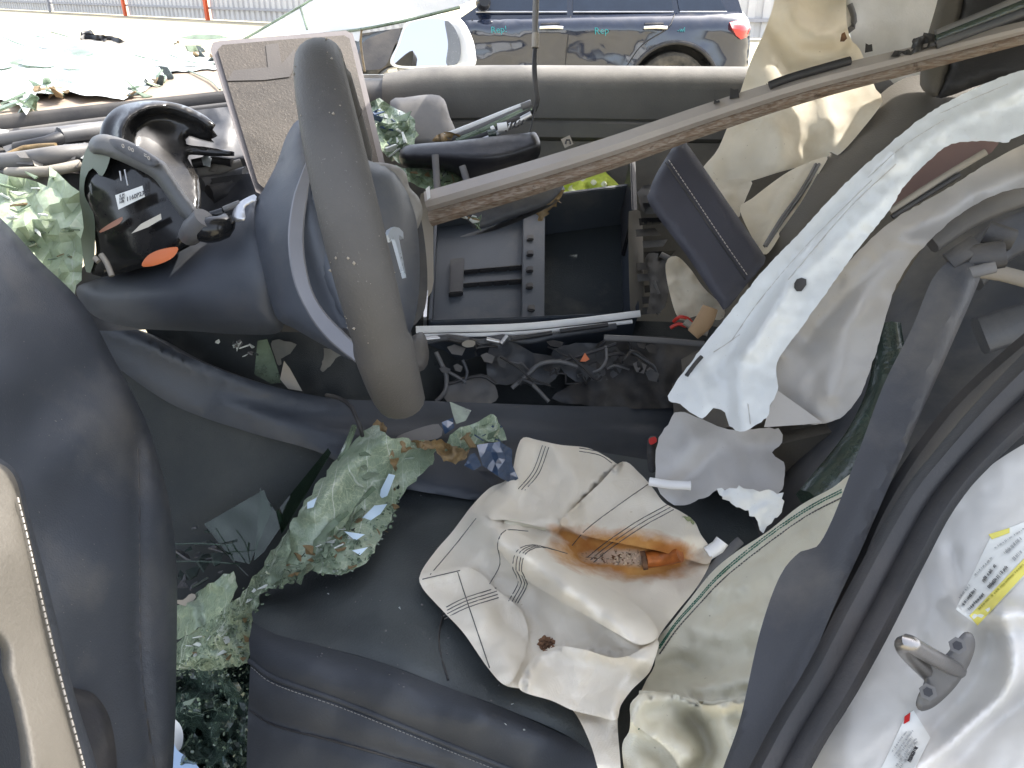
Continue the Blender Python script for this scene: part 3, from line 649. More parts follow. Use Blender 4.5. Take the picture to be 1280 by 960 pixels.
sl = Surf([(1115, 260, .95), (1180, 200, .94), (1235, 180, .90), (1150, 240, .95)])
sheet('rail_gap_lining', sl, [(1112, 264), (1128, 228), (1160, 198), (1200, 176), (1245, 172), (1240, 190), (1190, 215), (1150, 240)], mat('pinkish_primer', (.20, .13, .12), .6), shell, step=10, thick=.02)
band('rail_seal', [(1112, 265, .925), (1150, 240, .915), (1195, 212, .905), (1232, 190, .895)], .004, .004, TAN, shell)
band('rail_seal', [(1115, 271, .922), (1155, 246, .912), (1200, 218, .90)], .003, .003, PLB, shell)
lsk = Surf([(830, 530, 1.08), (975, 550, 1.02), (830, 620, 1.05), (950, 620, 1.0)], folds=[('r', [(840, 625), (900, 570), (975, 560)], -.012, 20)], noise=(.008, 60))
sheet('torn_lower_skin', lsk, [(822, 555), (835, 530), (852, 514), (905, 535), (972, 536), (977, 552), (965, 566), (979, 578), (981, 600), (972, 617), (945, 628), (905, 612), (880, 622), (850, 632), (830, 622), (820, 600)], PRIMER, shell, step=7, thick=.003, jag=1.2)
sheet('torn_scrap', Surf([(900, 610, .98), (978, 615, .96), (955, 660, .97)]), [(896, 612), (925, 609), (978, 617), (979, 640), (968, 650), (955, 666), (945, 652), (935, 640), (905, 626)], SCUFF, shell, step=6, thick=.002, jag=2.5, curve=False, rough=.003)

# ---- roof: unseen panel with its outline shaped to shade the cabin; front edge folds into view
rf = thing('crushed_roof', 'pale crushed roof edge with torn green glass, sagging at the top of the picture', 'roof', (.6, 1.2, 1.4))
V = []; Fc = []; nx, ny = 30, 26
for lay in (0, .03):
    for j in range(ny+1):
        for i in range(nx+1):
            f = i/nx; y0_ = np.interp(f, [0, .2, .45, 1], [.64, .62, .46, .46]); y1_ = np.interp(f, [0, .33, .45, .6, 1], [1.86, 1.86, 1.74, 1.52, 1.50])
            y = y0_+(y1_-y0_)*j/ny; xm = np.interp(y, [.6, 1.0, 1.10, 1.2, 1.9], [-.42, -.40, -.34, -.03, .05]); x = xm+(1.55-xm)*f
            V.append((x, y, 1.43+lay+.05*mnoise.fractal((x*2, y*2, 1), 1, 2, 3)+.04*math.sin(math.pi*i/nx)))
n1 = (nx+1)*(ny+1)
for j in range(ny):
    for i in range(nx):
        a = j*(nx+1)+i; q = (a, a+1, a+nx+2, a+nx+1); Fc += [q, tuple(n1+k for k in q[::-1])]
rim_ = [j for j in range(nx+1)]+[j*(nx+1)+nx for j in range(1, ny+1)]+[ny*(nx+1)+i for i in range(nx-1, -1, -1)]+[j*(nx+1) for j in range(ny-1, 0, -1)]
Fc += [(rim_[k], rim_[k-1], n1+rim_[k-1], n1+rim_[k]) for k in range(len(rim_))]
mesh('roof_shade_panel', V, Fc, SCUFF, rf)
fl = Surf([(313, 45, 1.62), (390, 0, 1.62), (590, 0, 1.5), (454, 36, 1.5), (420, 44, 1.55), (500, -160, 1.45), (700, -160, 1.45)], noise=(.02, 90))
flap = sheet('roof_front_edge', fl, [(313, 46), (340, 27), (390, 0), (450, -40), (560, -110), (760, -110), (640, -30), (592, 0), (560, 12), (505, 25), (454, 36), (448, 52), (425, 45), (380, 43)], HEADL, rf, step=10, thick=.02, curve=False)
line_on('torn_glass_edge', fl, [(300, 52), (345, 26), (392, -2)], .0025, GLASS2, flap)
line_on('torn_glass_edge', fl, [(405, 42), (455, 36), (510, 25), (575, 9)], .003, GLASS2, flap)
line_on('torn_glass_edge', fl, [(452, 36), (451, 55), (456, 90)], .0022, RESIN, flap)
line_on('torn_glass_edge', fl, [(375, 8), (380, 24), (384, 37)], .002, GLASS2, flap)
hl = Surf([(1000, 0, 1.62), (1180, 0, 1.55), (1170, 60, 1.6), (1090, 130, 1.66), (1120, -120, 1.5)], folds=[('c', [(1060, -20), (1065, 30), (1058, 40)], .03, 12)], noise=(.01, 80))
sheet('hanging_headliner', hl, [(985, -110), (1000, 0), (1012, 20), (1045, 40), (1060, 36), (1070, 80), (1086, 130), (1120, 142), (1150, 110), (1175, 50), (1190, 0), (1215, -110)], HEADL, rf, step=10, thick=.02)
line_on('headliner_hook', hl, [(1062, 5), (1067, 20), (1066, 34), (1058, 40)], .006, GREY, rf)
sheet('headliner_scrap', Surf([(1053, 45, 1.4), (1050, 52, 1.4), (1060, 52, 1.4)]), [(1050, 52), (1052, 42), (1056, 40), (1059, 48), (1055, 52)], SOOT, rf, step=4, thick=.004, curve=False)

# ---- far (passenger) door
pd = thing('passenger_door', 'dusty taupe passenger door with lit sill across the cabin', 'car door', (.2, 1.85, .4))
def xd(px): return (px-640)/F*1.74
x0, x1 = xd(452), 1.15
prof = [(0.05, 1.142), (.0, 1.148), (-.03, 1.143), (-.052, 1.128), (-.060, 1.105), (-.058, 1.045), (-.052, 1.042), (-.05, 1.038), (-.056, 1.034), (-.058, 1.005), (-.045, .995), (.05, .995)]
def door_strip(name, prof, xa, xb, m, parent, n=24, f=lambda x: 0):
    V = []; k = len(prof); Fc = []
    for i in range(n+1):
        x = xa+(xb-xa)*i/n; yy = 1.90-.09*(x-x0)/(1.0)
        V += [(x, yy+a, b+f(x)) for a, b in prof]
    for i in range(n): Fc += [(i*k+j, (i+1)*k+j, (i+1)*k+(j+1) % k, i*k+(j+1) % k) for j in range(k)]
    Fc += [tuple(range(k)), tuple(range(n*k, n*k+k))[::-1]]
    return mesh(name, V, Fc, m, parent, sharp=50)
door_strip('door_sill', prof, xd(478), x1, SILL, pd, f=lambda x: -.02*math.exp(-((x-xd(478))/.08)))
door_strip('sill_end', [(a+.012, b-.012) for a, b in prof], x0-.25, xd(478), PL, pd, f=lambda x: -.02)
door_strip('door_card', [(-.045, .994), (-.05, .90), (-.03, .70), (-.02, .3), (.05, .3), (.05, .994)], x0-.25, x1, BROWNP, pd)
door_strip('outer_skin', [(.06, 1.12), (.10, 1.0), (.12, .7), (.10, .3), (.055, .3), (.055, 1.12)], x0-.4, x1, WHITE, pd)
sail = sheet('mirror_sail', Surf([(455, 60, 1.80), (490, 40, 1.82), (480, 85, 1.80)]), [(448, 84), (452, 55), (470, 44), (500, 36), (492, 60), (482, 82), (470, 87)], PLB, pd, step=7, thick=.02)
mr = thing('wing_mirror', 'wing mirror with pale rim outside the passenger door', 'mirror', Py(540, 80, 2.05))
hs = Surf([(500, 30, 1.92), (590, 40, 1.88), (540, 80, 1.90)])
hous = sheet('housing', hs, [(490, 82), (497, 55), (508, 28), (530, 18), (556, 17), (576, 24), (588, 42), (594, 64), (590, 84), (540, 86)], mat('mirror_housing_white', (.6, .6, .58), .3, bump=0), mr, step=5, thick=.10, rnd=(8, .02))
mg = sheet('mirror_glass', Surf([(500, 30, 1.905), (580, 40, 1.885), (540, 78, 1.895)]), [(494, 80), (500, 55), (510, 31), (530, 24), (552, 24), (566, 32), (574, 48), (576, 66), (572, 80), (540, 82)], MIRR, mr, step=6, thick=.008)
sheet('gasket', Surf([(545, 30, 1.88), (575, 40, 1.878), (560, 78, 1.88)]), [(556, 26), (566, 32), (574, 48), (576, 66), (572, 79), (558, 80), (560, 55)], mat('speckled_mirror_edge', (.16, .17, .18), .5, speck=2, dcol=(.5, .5, .5)), mr, step=5, thick=.006)

# ---- dashboard and everything broken on it
da = thing('dashboard', 'sunlit broken brown dashboard with black cowl band at left', 'dashboard', (-.75, 1.2, .6))
V = []
dt = Surf([(-100, 170, 1.12), (0, 122, 1.36), (0, 155, 1.22), (275, 98, 1.5), (282, 126, 1.36), (140, 135, 1.32), (0, 60, 1.75), (270, 70, 1.75)], noise=(.012, 60))
sheet('dash_top', dt, [(-160, 70), (0, 60), (150, 58), (290, 66), (420, 70), (420, 110), (290, 124), (200, 134), (100, 142), (0, 153), (-160, 172)], DASH, da, step=10, ext=(0, .02, -.05))
for off, wd, m, z in ((0, .016, PLB, 0), (11, .006, GREY, -.01), (17, .010, PLB, -.02)):
    band('cowl_band', [(-150, 176+off, 1.12), (0, 158+off*.9, 1.2), (70, 150+off*.8, 1.23), (140, 142+off*.7, 1.26), (220, 133+off*.6, 1.30), (295, 125+off*.5, 1.34), (400, 118, 1.4)], wd, .012, m, da)
dl = Surf([(-100, 200, 1.08), (0, 170, 1.16), (0, 225, 1.08), (130, 160, 1.2), (130, 220, 1.12), (300, 140, 1.3), (300, 240, 1.18), (60, 190, 1.1), (200, 300, 1.15)],
          folds=[('r', [(-20, 200), (50, 192), (105, 188)], .025, 8), ('r', [(-20, 214), (50, 212), (110, 205)], .03, 6), ('r', [(240, 205), (285, 200), (310, 195)], .02, 8)], noise=(.02, 30), noise2=(.008, 12))
sheet('broken_dash_core', dl, [(-160, 190), (0, 166), (120, 152), (300, 132), (420, 125), (470, 170), (440, 300), (300, 300), (180, 300), (60, 290), (-160, 290)], GREY, da, step=8, thick=.08)
for pts, r_, m in (([(0, 176), (40, 170), (90, 166), (128, 160)], .010, GREY), ([(20, 186), (60, 178), (75, 172)], .009, PLB), ([(5, 196), (30, 185), (70, 182)], .004, RESIN), ([(75, 170), (100, 166), (124, 163)], .012, GREY),
                   ([(-10, 204), (30, 200), (70, 194), (110, 190)], .012, GREY), ([(10, 216), (60, 214), (100, 206)], .007, TAN), ([(250, 232), (280, 226), (310, 218)], .012, GREY), ([(248, 216), (275, 212), (302, 205)], .008, TAN),
                   ([(262, 245), (290, 240), (318, 228)], .016, PLB), ([(240, 205), (268, 200), (290, 203)], .007, PLB)):
    tube('broken_duct', [P(u, v, float(dl.d(u, v)[0])-.03) for u, v in pts], r_, m, da, n=10)
for k in range(34):
    u = random.choice((random.uniform(-20, 128), random.uniform(-20, 128), random.uniform(245, 310))); v = random.uniform(166, 214) if u < 200 else random.uniform(200, 250); a_ = random.uniform(5, 17); b_ = random.uniform(3, 8); d_ = float(dl.d(u, v)[0])-random.uniform(.01, .04)
    sheet('broken_bracket', Surf([(u, v, d_), (u+10, v, d_+random.uniform(-.01, .01)), (u, v+8, d_-.01)]), [(u-a_, v-b_*.5), (u-a_*.2, v-b_), (u+a_, v-b_*.6), (u+a_*.7, v+b_), (u-a_*.6, v+b_*.7)], random.choice((PLB, PL, GREY, GREY, TAN, WSCR)), da, step=6, thick=.014, curve=False, smooth=False)
dn = Surf([(240, 250, 1.15), (320, 240, 1.13), (300, 300, 1.1), (480, 430, 1.2)], noise=(.01, 50))
sheet('lower_dash', dn, [(220, 240), (330, 215), (460, 210), (520, 250), (528, 395), (440, 415), (330, 414), (200, 412), (100, 408), (90, 350)], PLB, da, step=14, thick=.1)
sheet('dash_end_cap', Surf([(490, 125, 1.58), (570, 125, 1.56), (530, 180, 1.55)]), [(488, 126), (505, 122), (540, 118), (555, 124), (562, 145), (572, 172), (560, 185), (500, 185), (490, 160)], GREY, da, step=8, thick=.08, rnd=(10, .02))

# ---- broken windscreen: sheets lying on the dash
ws = thing('shattered_windscreen', 'white shattered windscreen lying over the sunlit dashboard at upper left', 'windscreen', (-.9, 1.6, 1.1))
wsf = Surf([(-150, 60, 1.7), (0, 45, 2.05), (0, 118, 1.40), (150, 60, 1.95), (150, 118, 1.42), (270, 78, 1.75), (230, 95, 1.6), (60, 85, 1.6)], cap=(dt, .02), folds=[('r', [(0, 112), (50, 100), (120, 108), (205, 90)], .03, 8)], noise=(.012, 45))
sheet('glass_sheet', wsf, [(-160, 50), (0, 42), (40, 39), (62, 42), (102, 50), (160, 57), (225, 62), (272, 76), (275, 86), (205, 90), (208, 98), (182, 112), (155, 124), (140, 122), (122, 120), (100, 118), (85, 113), (70, 118), (45, 116), (40, 128), (34, 144), (25, 132), (0, 124), (-160, 140)], WSCR, ws, step=8, thick=.005, rough=.004, curve=False, jag=1)
sh2 = Surf([(215, 60, 1.9), (275, 100, 1.6), (230, 100, 1.6)], noise=(.01, 20))
scatter(ws, wsf, [(150, 112), (212, 88), (210, 100), (160, 126)], 14, (.012, .03), [GLASS2, GLASS2, RESIN, GLASSD], .01)
scatter(ws, wsf, [(40, 98), (85, 105), (90, 118), (45, 118)], 10, (.01, .03), [GLASS2, RESIN, RESIN], .01)
scatter(ws, wsf, [(0, 118), (40, 118), (38, 140), (0, 130)], 5, (.02, .04), [GLASS2], .01)
scatter(ws, wsf, [(215, 52), (240, 52), (275, 78), (272, 84)], 10, (.01, .03), [GLASS2, RESIN, GLASSD], .012)
for pts in ([(30, 42), (5, 44)], [(2, 46), (32, 58)], [(45, 45), (68, 50)], [(200, 64), (240, 78), (275, 80)], [(150, 64), (180, 72), (210, 79)], [(235, 88), (262, 100), (275, 112)], [(64, 40), (85, 46)], [(60, 95), (58, 116)]):
    line_on('crack_edge', wsf, pts, .0018, GLASS2, ws)
for k in range(16):
    u = random.uniform(-10, 262); v = random.uniform(46, 116-.12*u); a_ = random.uniform(12, 34); b_ = random.uniform(3, 8); d_ = float(wsf.d(u, v)[0])-random.uniform(.008, .02)
    sheet('glass_plate', Surf([(u, v, d_), (u+20, v, d_+random.uniform(-.01, .02)), (u, v+8, d_-random.uniform(.01, .06))]), [(u-a_, v+random.uniform(-2, 2)), (u-a_*.3, v-b_), (u+a_*.6, v-b_*.7), (u+a_, v+b_*.3), (u+a_*.1, v+b_), (u-a_*.7, v+b_*.6)], random.choice((GLASS2, WSCR, WSCR, WSCR)), ws, step=9, thick=.005, curve=False, smooth=False)
sheet('cowl_edge', Surf([(100, 50, 1.95), (230, 60, 1.9), (160, 66, 1.85)]), [(100, 49), (165, 52), (220, 56), (222, 59), (230, 68), (160, 66), (102, 52)], TAN, ws, step=8, thick=.02)
wp = thing('black_trim_fragment', 'jagged black plastic fragment lying on the windscreen edge', 'car trim', P(130, 52, 2.0))
wpf = Surf([(100, 42, 1.97), (160, 50, 1.93), (130, 54, 1.95)], noise=(.03, 12))
sheet('fragment_shell', wpf, [(100, 50), (101, 40), (113, 37), (118, 43), (140, 45), (158, 52), (160, 55), (142, 53), (120, 51)], PLB, wp, step=4, thick=.05, jag=1, rough=.01, curve=False)
line_on('fragment_rib', wpf, [(102, 42), (114, 40)], .004, GREY, wp)

# ---- crumpled green glass left of the column
gl = thing('crumpled_glass_heap', 'pale green crumpled laminated glass beside the steering column, far left', 'broken glass', P(50, 350, .98))
gf = Surf([(-60, 230, 1.0), (0, 250, 1.0), (60, 225, 1.0), (100, 300, .97), (95, 355, .96), (30, 330, .95)], noise=(.028, 42), noise2=(.006, 14))
sheet('glass_sheet', gf, [(-120, 225), (0, 216), (35, 222), (58, 232), (62, 208), (80, 225), (98, 240), (104, 275), (102, 310), (104, 340), (92, 368), (70, 350), (40, 330), (0, 300), (-120, 260)], mat('pale_laminated_glass', (.55, .65, .47), .12, bump=0, bump2=.4, bs2=45, trans=.12, transl=.3, extra=cracks), gl, step=11, thick=.004, rough=.006, jag=2, curve=False, sharp=20)
scatter(gl, gf, [(0, 225), (60, 215), (100, 260), (100, 345), (40, 330), (0, 290)], 22, (.006, .016), [GLASS2, WSCR, RESIN], .006, .4)

# ---- steering column with stalk and broken hood
sc = thing('steering_column', 'blue grey steering column shroud with stalk, label and broken gloss hood', 'steering column', P(230, 400, 1.0))
cs = Surf([(120, 380, 1.06), (110, 350, 1.06), (220, 330, 1.0), (230, 370, .975), (240, 412, 1.0), (320, 260, .96), (335, 330, .925), (345, 410, .95), (280, 300, .97), (180, 400, 1.03)])
shr = sheet('shroud', cs, [(95, 362), (125, 348), (180, 333), (222, 316), (262, 292), (300, 262), (318, 246), (335, 285), (345, 330), (352, 385), (350, 415), (300, 418), (240, 414), (170, 410), (118, 395)], BLUEG, sc, step=8, thick=.16, rnd=(45, .05))
hd = Surf([(125, 190, 1.04), (150, 140, 1.06), (200, 128, 1.10), (265, 155, 1.10), (240, 260, 1.04), (190, 230, 1.03), (230, 180, 1.1)],
          folds=[('r', [(152, 185), (155, 155), (175, 138), (205, 132), (240, 142), (266, 158)], .03, 9)])
hood = sheet('broken_hood', hd, [(124, 195), (124, 170), (130, 150), (146, 134), (172, 127), (200, 126), (228, 131), (252, 142), (266, 152), (270, 156), (266, 162), (272, 170), (264, 174), (268, 178), (250, 174), (236, 170), (233, 180), (260, 184), (293, 190), (293, 195), (262, 195), (236, 194), (238, 204), (248, 222), (251, 245), (250, 262), (236, 274), (200, 262), (160, 240), (130, 215)], PLG, sc, step=5, thick=.07, rnd=(6, .012))
bx = Surf([(105, 210, 1.01), (150, 190, .99), (240, 250, .96), (120, 330, 1.02), (220, 310, .965), (170, 270, .975)])
body = sheet('switch_body', bx, [(104, 215), (112, 190), (135, 182), (165, 196), (205, 225), (240, 262), (250, 280), (236, 300), (222, 314), (180, 334), (126, 346), (112, 336), (120, 318), (117, 290), (106, 255)], PLG, sc, step=7, thick=.09, rnd=(8, .012))
sheet('end_cover', Surf([(105, 200, 1.0), (110, 330, 1.03), (120, 250, 1.0)]), [(110, 182), (118, 176), (138, 190), (128, 220), (116, 210), (107, 222), (106, 245), (118, 272), (117, 330), (108, 340), (101, 300), (99, 240), (102, 205)], mat('sheer_grey_green', (.13, .16, .13), .4), sc, step=6, thick=.02)
stf = Surf([(115, 180, .965), (165, 190, .945), (205, 212, .935), (250, 280, .92), (125, 190, .96)])
stalk = sheet('stalk', stf, [(110, 184), (114, 173), (124, 168), (138, 169), (165, 178), (192, 194), (207, 204), (212, 212), (230, 240), (248, 266), (240, 282), (224, 268), (205, 240), (190, 222), (160, 206), (130, 194), (116, 192)], mat('stalk_grey', (.085, .088, .092), .45, dust=.25), sc, step=4, thick=.035, rnd=(9, .013))
sheet('stalk_paddle', Surf([(140, 175, .943), (190, 202, .928), (160, 190, .936)]), [(137, 174), (150, 175), (172, 184), (196, 199), (198, 205), (188, 208), (165, 198), (142, 184)], PL, stalk, step=4, thick=.006, rnd=(3, .003))
for u, v, b_ in ((152, 184, 'o'), (160, 187, 'oo'), (180, 197, '=o')):
    a = P(u, v, .930); text('icon', b_, a, P(u+10, v+5, .925)-a, (.0, .3, 1), .010, THREAD, stalk, .0003)
sweep('stalk_joint', [P(236, 295, .955), P(246, 284, .935), P(256, 272, .925)], circ(.014, 14), GREY, stalk, scale=[.9, 1.1, .95], step=.006)
sweep('stalk_knuckle', [P(248, 288, .945), P(262, 287, .935), P(277, 284, .94), P(283, 276, .95)], circ(.016, 14), PLG, sc, scale=[.8, 1, .95, .7], step=.006)
sl_ = Surf([(145, 243, .967), (178, 232, .957), (148, 262, .965)])
lab = sheet('label', sl_, [(144, 244), (178, 232), (181, 246), (148, 262)], PAPER, body, step=6, thick=.001, curve=False)
a = P(158, 252, .959); text('printing', '1160P2302', a, P(180, 243.5, .953)-a, (0, .35, 1), .0075, INK, lab, .0002, .01)
for k in range(6):
    c = P(149.5+k % 2*3.3, 247+k//2*4-k % 2*1.5, .9615); text('code_block', random.choice('HEXB'), c, (1, 0, .4), (0, .3, 1), .0045, INK, lab, .0002, .03)
lab2 = sheet('label', Surf([(165, 290, .962), (200, 270, .955), (167, 293, .961)]), [(164, 292), (176, 280), (201, 267), (202, 274), (185, 284)], mat('cream_label', (.5, .46, .38), .5, bump=0), body, step=6, thick=.001, curve=False)
sheet('copper_strip', Surf([(125, 285, .985), (152, 272, .975), (130, 290, .98)]), [(124, 289), (136, 280), (153, 271), (150, 279), (135, 287), (125, 291)], mat('copper_trace', (.30, .13, .07), .4), body, step=5, thick=.002)
sheet('orange_flap', Surf([(180, 330, .955), (222, 310, .95), (200, 330, .95)]), [(177, 332), (184, 320), (200, 312), (222, 309), (218, 320), (205, 328), (188, 333)], ORANGE, sc, step=4, thick=.006, rnd=(3, .002))
sheet('spring_clip', Surf([(290, 270, .945), (318, 245, .94), (305, 275, .94)]), [(291, 276), (292, 262), (300, 252), (318, 243), (320, 250), (310, 256), (306, 262), (306, 275)], ALU, sc, step=4, thick=.02, rnd=(3, .003))
for p in ((264, 270, 280, 265, .006), (280, 262, 300, 254, .004), (268, 276, 285, 270, .004)):
    tube('connector', [P(p[0], p[1], .95), P(p[2], p[3], .95)], p[4], PLG if p[4] > .005 else GREY, sc)
for p in (((126, 318), (133, 328), (140, 345)), ((150, 214), (152, 226)), ((156, 212), (160, 232)), ((118, 322), (123, 327))):
    tube('bent_clip', [P(q[0], q[1], .957) for q in p], .0035 if p[0][0] < 130 else .0012, TAN if p[0][0] < 130 else ALU, sc, step=.005)

# ---- steering wheel, seen nearly edge-on
swc = P(455, 296, .83)
stw = thing('steering_wheel', 'dusty dark leather steering wheel seen edge-on with silver emblem', 'steering wheel', swc)
ray = (swc-CAM).normalized(); upc = Vector((0, S_, C_)); rt = Vector((1, 0, 0))
v_ = (upc*math.cos(R(13.5))-rt*math.sin(R(13.5))); v_ = (v_-ray*v_.dot(ray)).normalized()     # the rim's long axis as seen
nrm0 = v_.cross(-ray).normalized();  nrm0 = nrm0 if nrm0.x > 0 else -nrm0
EPS = R(2.5); nw = (nrm0*math.cos(EPS)-ray*math.sin(EPS)).normalized(); u_ = v_.cross(nw).normalized()
RW, rt_ = .178, .0203
V = []; Fc = []; NR, NT = 96, 18
for i in range(NR):
    a = 2*math.pi*i/NR; c = swc+(u_*math.cos(a)*.97+v_*math.sin(a)*1.0)*RW; rad = (u_*math.cos(a)+v_*math.sin(a)).normalized()
    for k in range(NT):
        t = 2*math.pi*k/NT; th = rt_*(1+.09*math.cos(2*a)+(.12 if abs(math.sin(a-.9)) < .35 else 0)*1)
        V.append(c+rad*(th*.92*math.cos(t))+nw*(th*1.18*math.sin(t)))
for i in range(NR):
    for k in range(NT): Fc.append((i*NT+k, ((i+1) % NR)*NT+k, ((i+1) % NR)*NT+(k+1) % NT, i*NT+(k+1) % NT))
rimo = mesh('rim', V, Fc, WHEEL, stw, sharp=180)
def rimpt(a, out=1.0): return swc+(u_*math.cos(a)*.97+v_*math.sin(a))*RW*out
V = []; Fc = []                              # grit stuck to the leather
for k in range(150):
    a = random.uniform(0, 6.28); t = random.uniform(0, 6.28); rad = (u_*math.cos(a)+v_*math.sin(a)).normalized(); c = swc+(u_*math.cos(a)*.97+v_*math.sin(a))*RW
    th = rt_*(1+.09*math.cos(2*a)); c = c+rad*(th*.93*math.cos(t))+nw*(th*1.19*math.sin(t)); z = random.choice((.0006, .0007, .0008, .0016)); b = len(V)
    V += [c+Vector(q)*z*random.uniform(.6, 1.3) for q in ((1, 0, 0), (-1, 0, 0), (0, 1, 0), (0, -1, 0), (0, 0, 1), (0, 0, -1))]
    Fc += [(b+i, b+j, b+l) for i in (0, 1) for j in (2, 3) for l in (4, 5)]
gr_ = mesh('grit', V, Fc, TAN, rimo, smooth=False); gr_['kind'] = 'stuff'
# seam rings where the leather panels meet
for a in (R(52),):
    c = rimpt(a); rad = (u_*math.cos(a)+v_*math.sin(a)).normalized()
    tube('seam', [c+rad*(rt_*1.02*math.cos(t))+nw*(rt_*1.30*math.sin(t)) for t in [2*math.pi*k/16 for k in range(16)]], .0008, PLB, rimo, n=5, closed=True, step=.01)
hb = Surf([(330, 300, .90), (360, 190, .93), (385, 250, .86), (420, 380, .85), (340, 390, .91), (400, 430, .86)])
sheet('hub_back', hb, [(318, 262), (332, 232), (346, 204), (358, 170), (372, 150), (384, 158), (392, 210), (410, 290), (430, 370), (455, 440), (440, 450), (405, 432), (370, 412), (348, 400), (338, 376), (324, 320)], BLUEG, stw, step=7, thick=.10, rnd=(26, .035))
tb = sweep('silver_spoke_band', [P(386, 205, .865), P(374, 255, .855), P(370, 305, .848), P(378, 355, .843), (P(396, 392, .838)), P(420, 420, .83), P(450, 446, .82)], rect(.0075, .003, .0015), mat('satin_grey_trim', (.20, .20, .215), .45, metal=.4), stw, up=(CAM-P(380, 320, .85)).normalized(), step=.01, scale=[.5, 1, 1.1, 1.1, 1, 1.2, 1])
pf = Surf([(470, 210, .90), (510, 240, .92), (525, 330, .92), (420, 300, .86), (460, 400, .86), (515, 400, .91), (480, 300, .88)])
pad = sheet('airbag_pad', pf, [(384, 245), (400, 205), (440, 195), (470, 204), (492, 212), (505, 228), (518, 262), (524, 310), (524, 360), (518, 400), (505, 430), (480, 440), (450, 438), (425, 405), (402, 350), (388, 295)], BLUEG, stw, step=6, thick=.09, rnd=(24, .035))
pg = Surf([(480, 215, .875), (510, 260, .885), (500, 380, .88)])
sheet('spoke_cover', Surf([(465, 205, .93), (505, 215, .94), (520, 260, .95)]), [(458, 212), (466, 203), (492, 206), (507, 216), (512, 234), (524, 248), (528, 268), (518, 290), (500, 270), (480, 240)], mat('spoke_grey', (.16, .155, .15), .5, dust=.3), stw, step=5, thick=.05, rnd=(8, .014))
# emblem: a T with an arched bar, lying on the pad
tilt = Matrix.Rotation(R(-20), 3, v_); en = tilt @ nw; en = en if en.dot(CAM-swc) > (Matrix.Rotation(R(20), 3, v_) @ nw).dot(CAM-swc) else Matrix.Rotation(R(20), 3, v_) @ nw
e1 = v_.cross(en).normalized(); ec = P(496, 317, .846)
tp_ = [(-.50, .40), (-.30, .50), (0, .54), (.30, .50), (.50, .40), (.43, .26), (.22, .36), (.14, .30), (.03, -.52), (-.03, -.52), (-.14, .30), (-.22, .36), (-.43, .26)]
V = [ec+e1*(x*.048)+v_*(y*.052)+en*o_ for o_ in (.0, .004) for x, y in tp_]; k_ = len(tp_)
mesh('emblem', V, [tuple(range(k_))[::-1], tuple(range(k_, 2*k_))]+[(i, (i+1) % k_, k_+(i+1) % k_, k_+i) for i in range(k_)], mat('emblem_silver', (.50, .55, .62), .28, metal=.5, bump=0), pad, smooth=False)
sheet('lower_spoke', Surf([(420, 420, .83), (520, 430, .86), (470, 450, .83)]), [(425, 405), (470, 425), (505, 425), (528, 415), (536, 440), (530, 462), (500, 466), (460, 458), (432, 440)], PLB, stw, step=7, thick=.06, rnd=(10, .015))
for (u, v) in ((443, 130), (449, 182), (452, 205)):
    sheet('switch_clip', Surf([(u, v, .90), (u+5, v, .90), (u, v+9, .90)]), [(u-4, v-5), (u+3, v-8), (u+7, v+2), (u+5, v+14), (u-2, v+12)], PLB, stw, step=3, thick=.02, rnd=(2, .003))

# ---- touchscreen
tsf = Surf([(265, 55, 1.12), (440, 40, 1.20), (322, 240, 1.06), (478, 210, 1.14)])
scn = thing('touchscreen', 'tilted touchscreen coated in brown dust behind the steering wheel', 'screen', P(360, 250, 1.1))
sheet('screen_case', Surf([(265, 55, 1.125), (440, 40, 1.205), (322, 240, 1.065), (478, 210, 1.145)]), [(263, 62), (266, 53), (275, 51), (360, 44), (432, 38), (441, 42), (446, 60), (482, 208), (478, 218), (330, 244), (320, 240), (296, 170)], mat('screen_case_grey', (.17, .155, .155), .4, metal=.3), scn, step=8, thick=.022, curve=False)
sheet('screen_face', tsf, [(272, 62), (278, 56), (360, 49), (430, 44), (437, 48), (474, 205), (330, 235), (322, 228)], DUSTSCR, scn, step=10, thick=.004, curve=False)
sheet('screen_reflection', Surf([(265, 55, 1.1185), (440, 40, 1.1985), (322, 240, 1.0585), (478, 210, 1.1385)]), [(284, 101), (292, 88), (335, 84), (332, 56), (348, 54), (352, 80), (368, 62), (372, 76), (362, 96), (330, 100)], mat('painted_reflection', (.080, .072, .068), .3, dust=.3, up=0, dcol=(.13, .11, .09), speck=2), scn, step=8, thick=.0005, curve=False)  # paler patch paints a reflection onto the dusty screen

# ---- centre console side, carpet and tunnel
con = thing('centre_console', 'gutted dark centre console with open bins, wires and pale edge strips', 'console', P(680, 480, 1.35))
k1 = Surf([(100, 400, 1.30), (180, 420, 1.25), (300, 480, 1.20), (420, 520, 1.18), (540, 530, 1.24), (700, 535, 1.28), (860, 560, 1.30), (430, 565, 1.14), (250, 520, 1.22), (640, 590, 1.20), (860, 620, 1.22)],
          folds=[('c', [(120, 405), (240, 452), (330, 482), (420, 499), (540, 501), (860, 510)], .02, 10), ('r', [(280, 505), (400, 538), (520, 545), (640, 538), (860, 546)], .012, 9)])
sheet('side_panel', k1, [(95, 395), (140, 402), (185, 418), (240, 448), (330, 480), (420, 498), (530, 501), (700, 507), (860, 510), (930, 515), (930, 660), (700, 640), (560, 620), (460, 600), (400, 566), (310, 540), (220, 508), (150, 462), (110, 430)], mat('console_vinyl', (.042, .048, .060), .5, bump=.3, dust=.0), con, step=9, thick=.06, rnd=(6, .01))
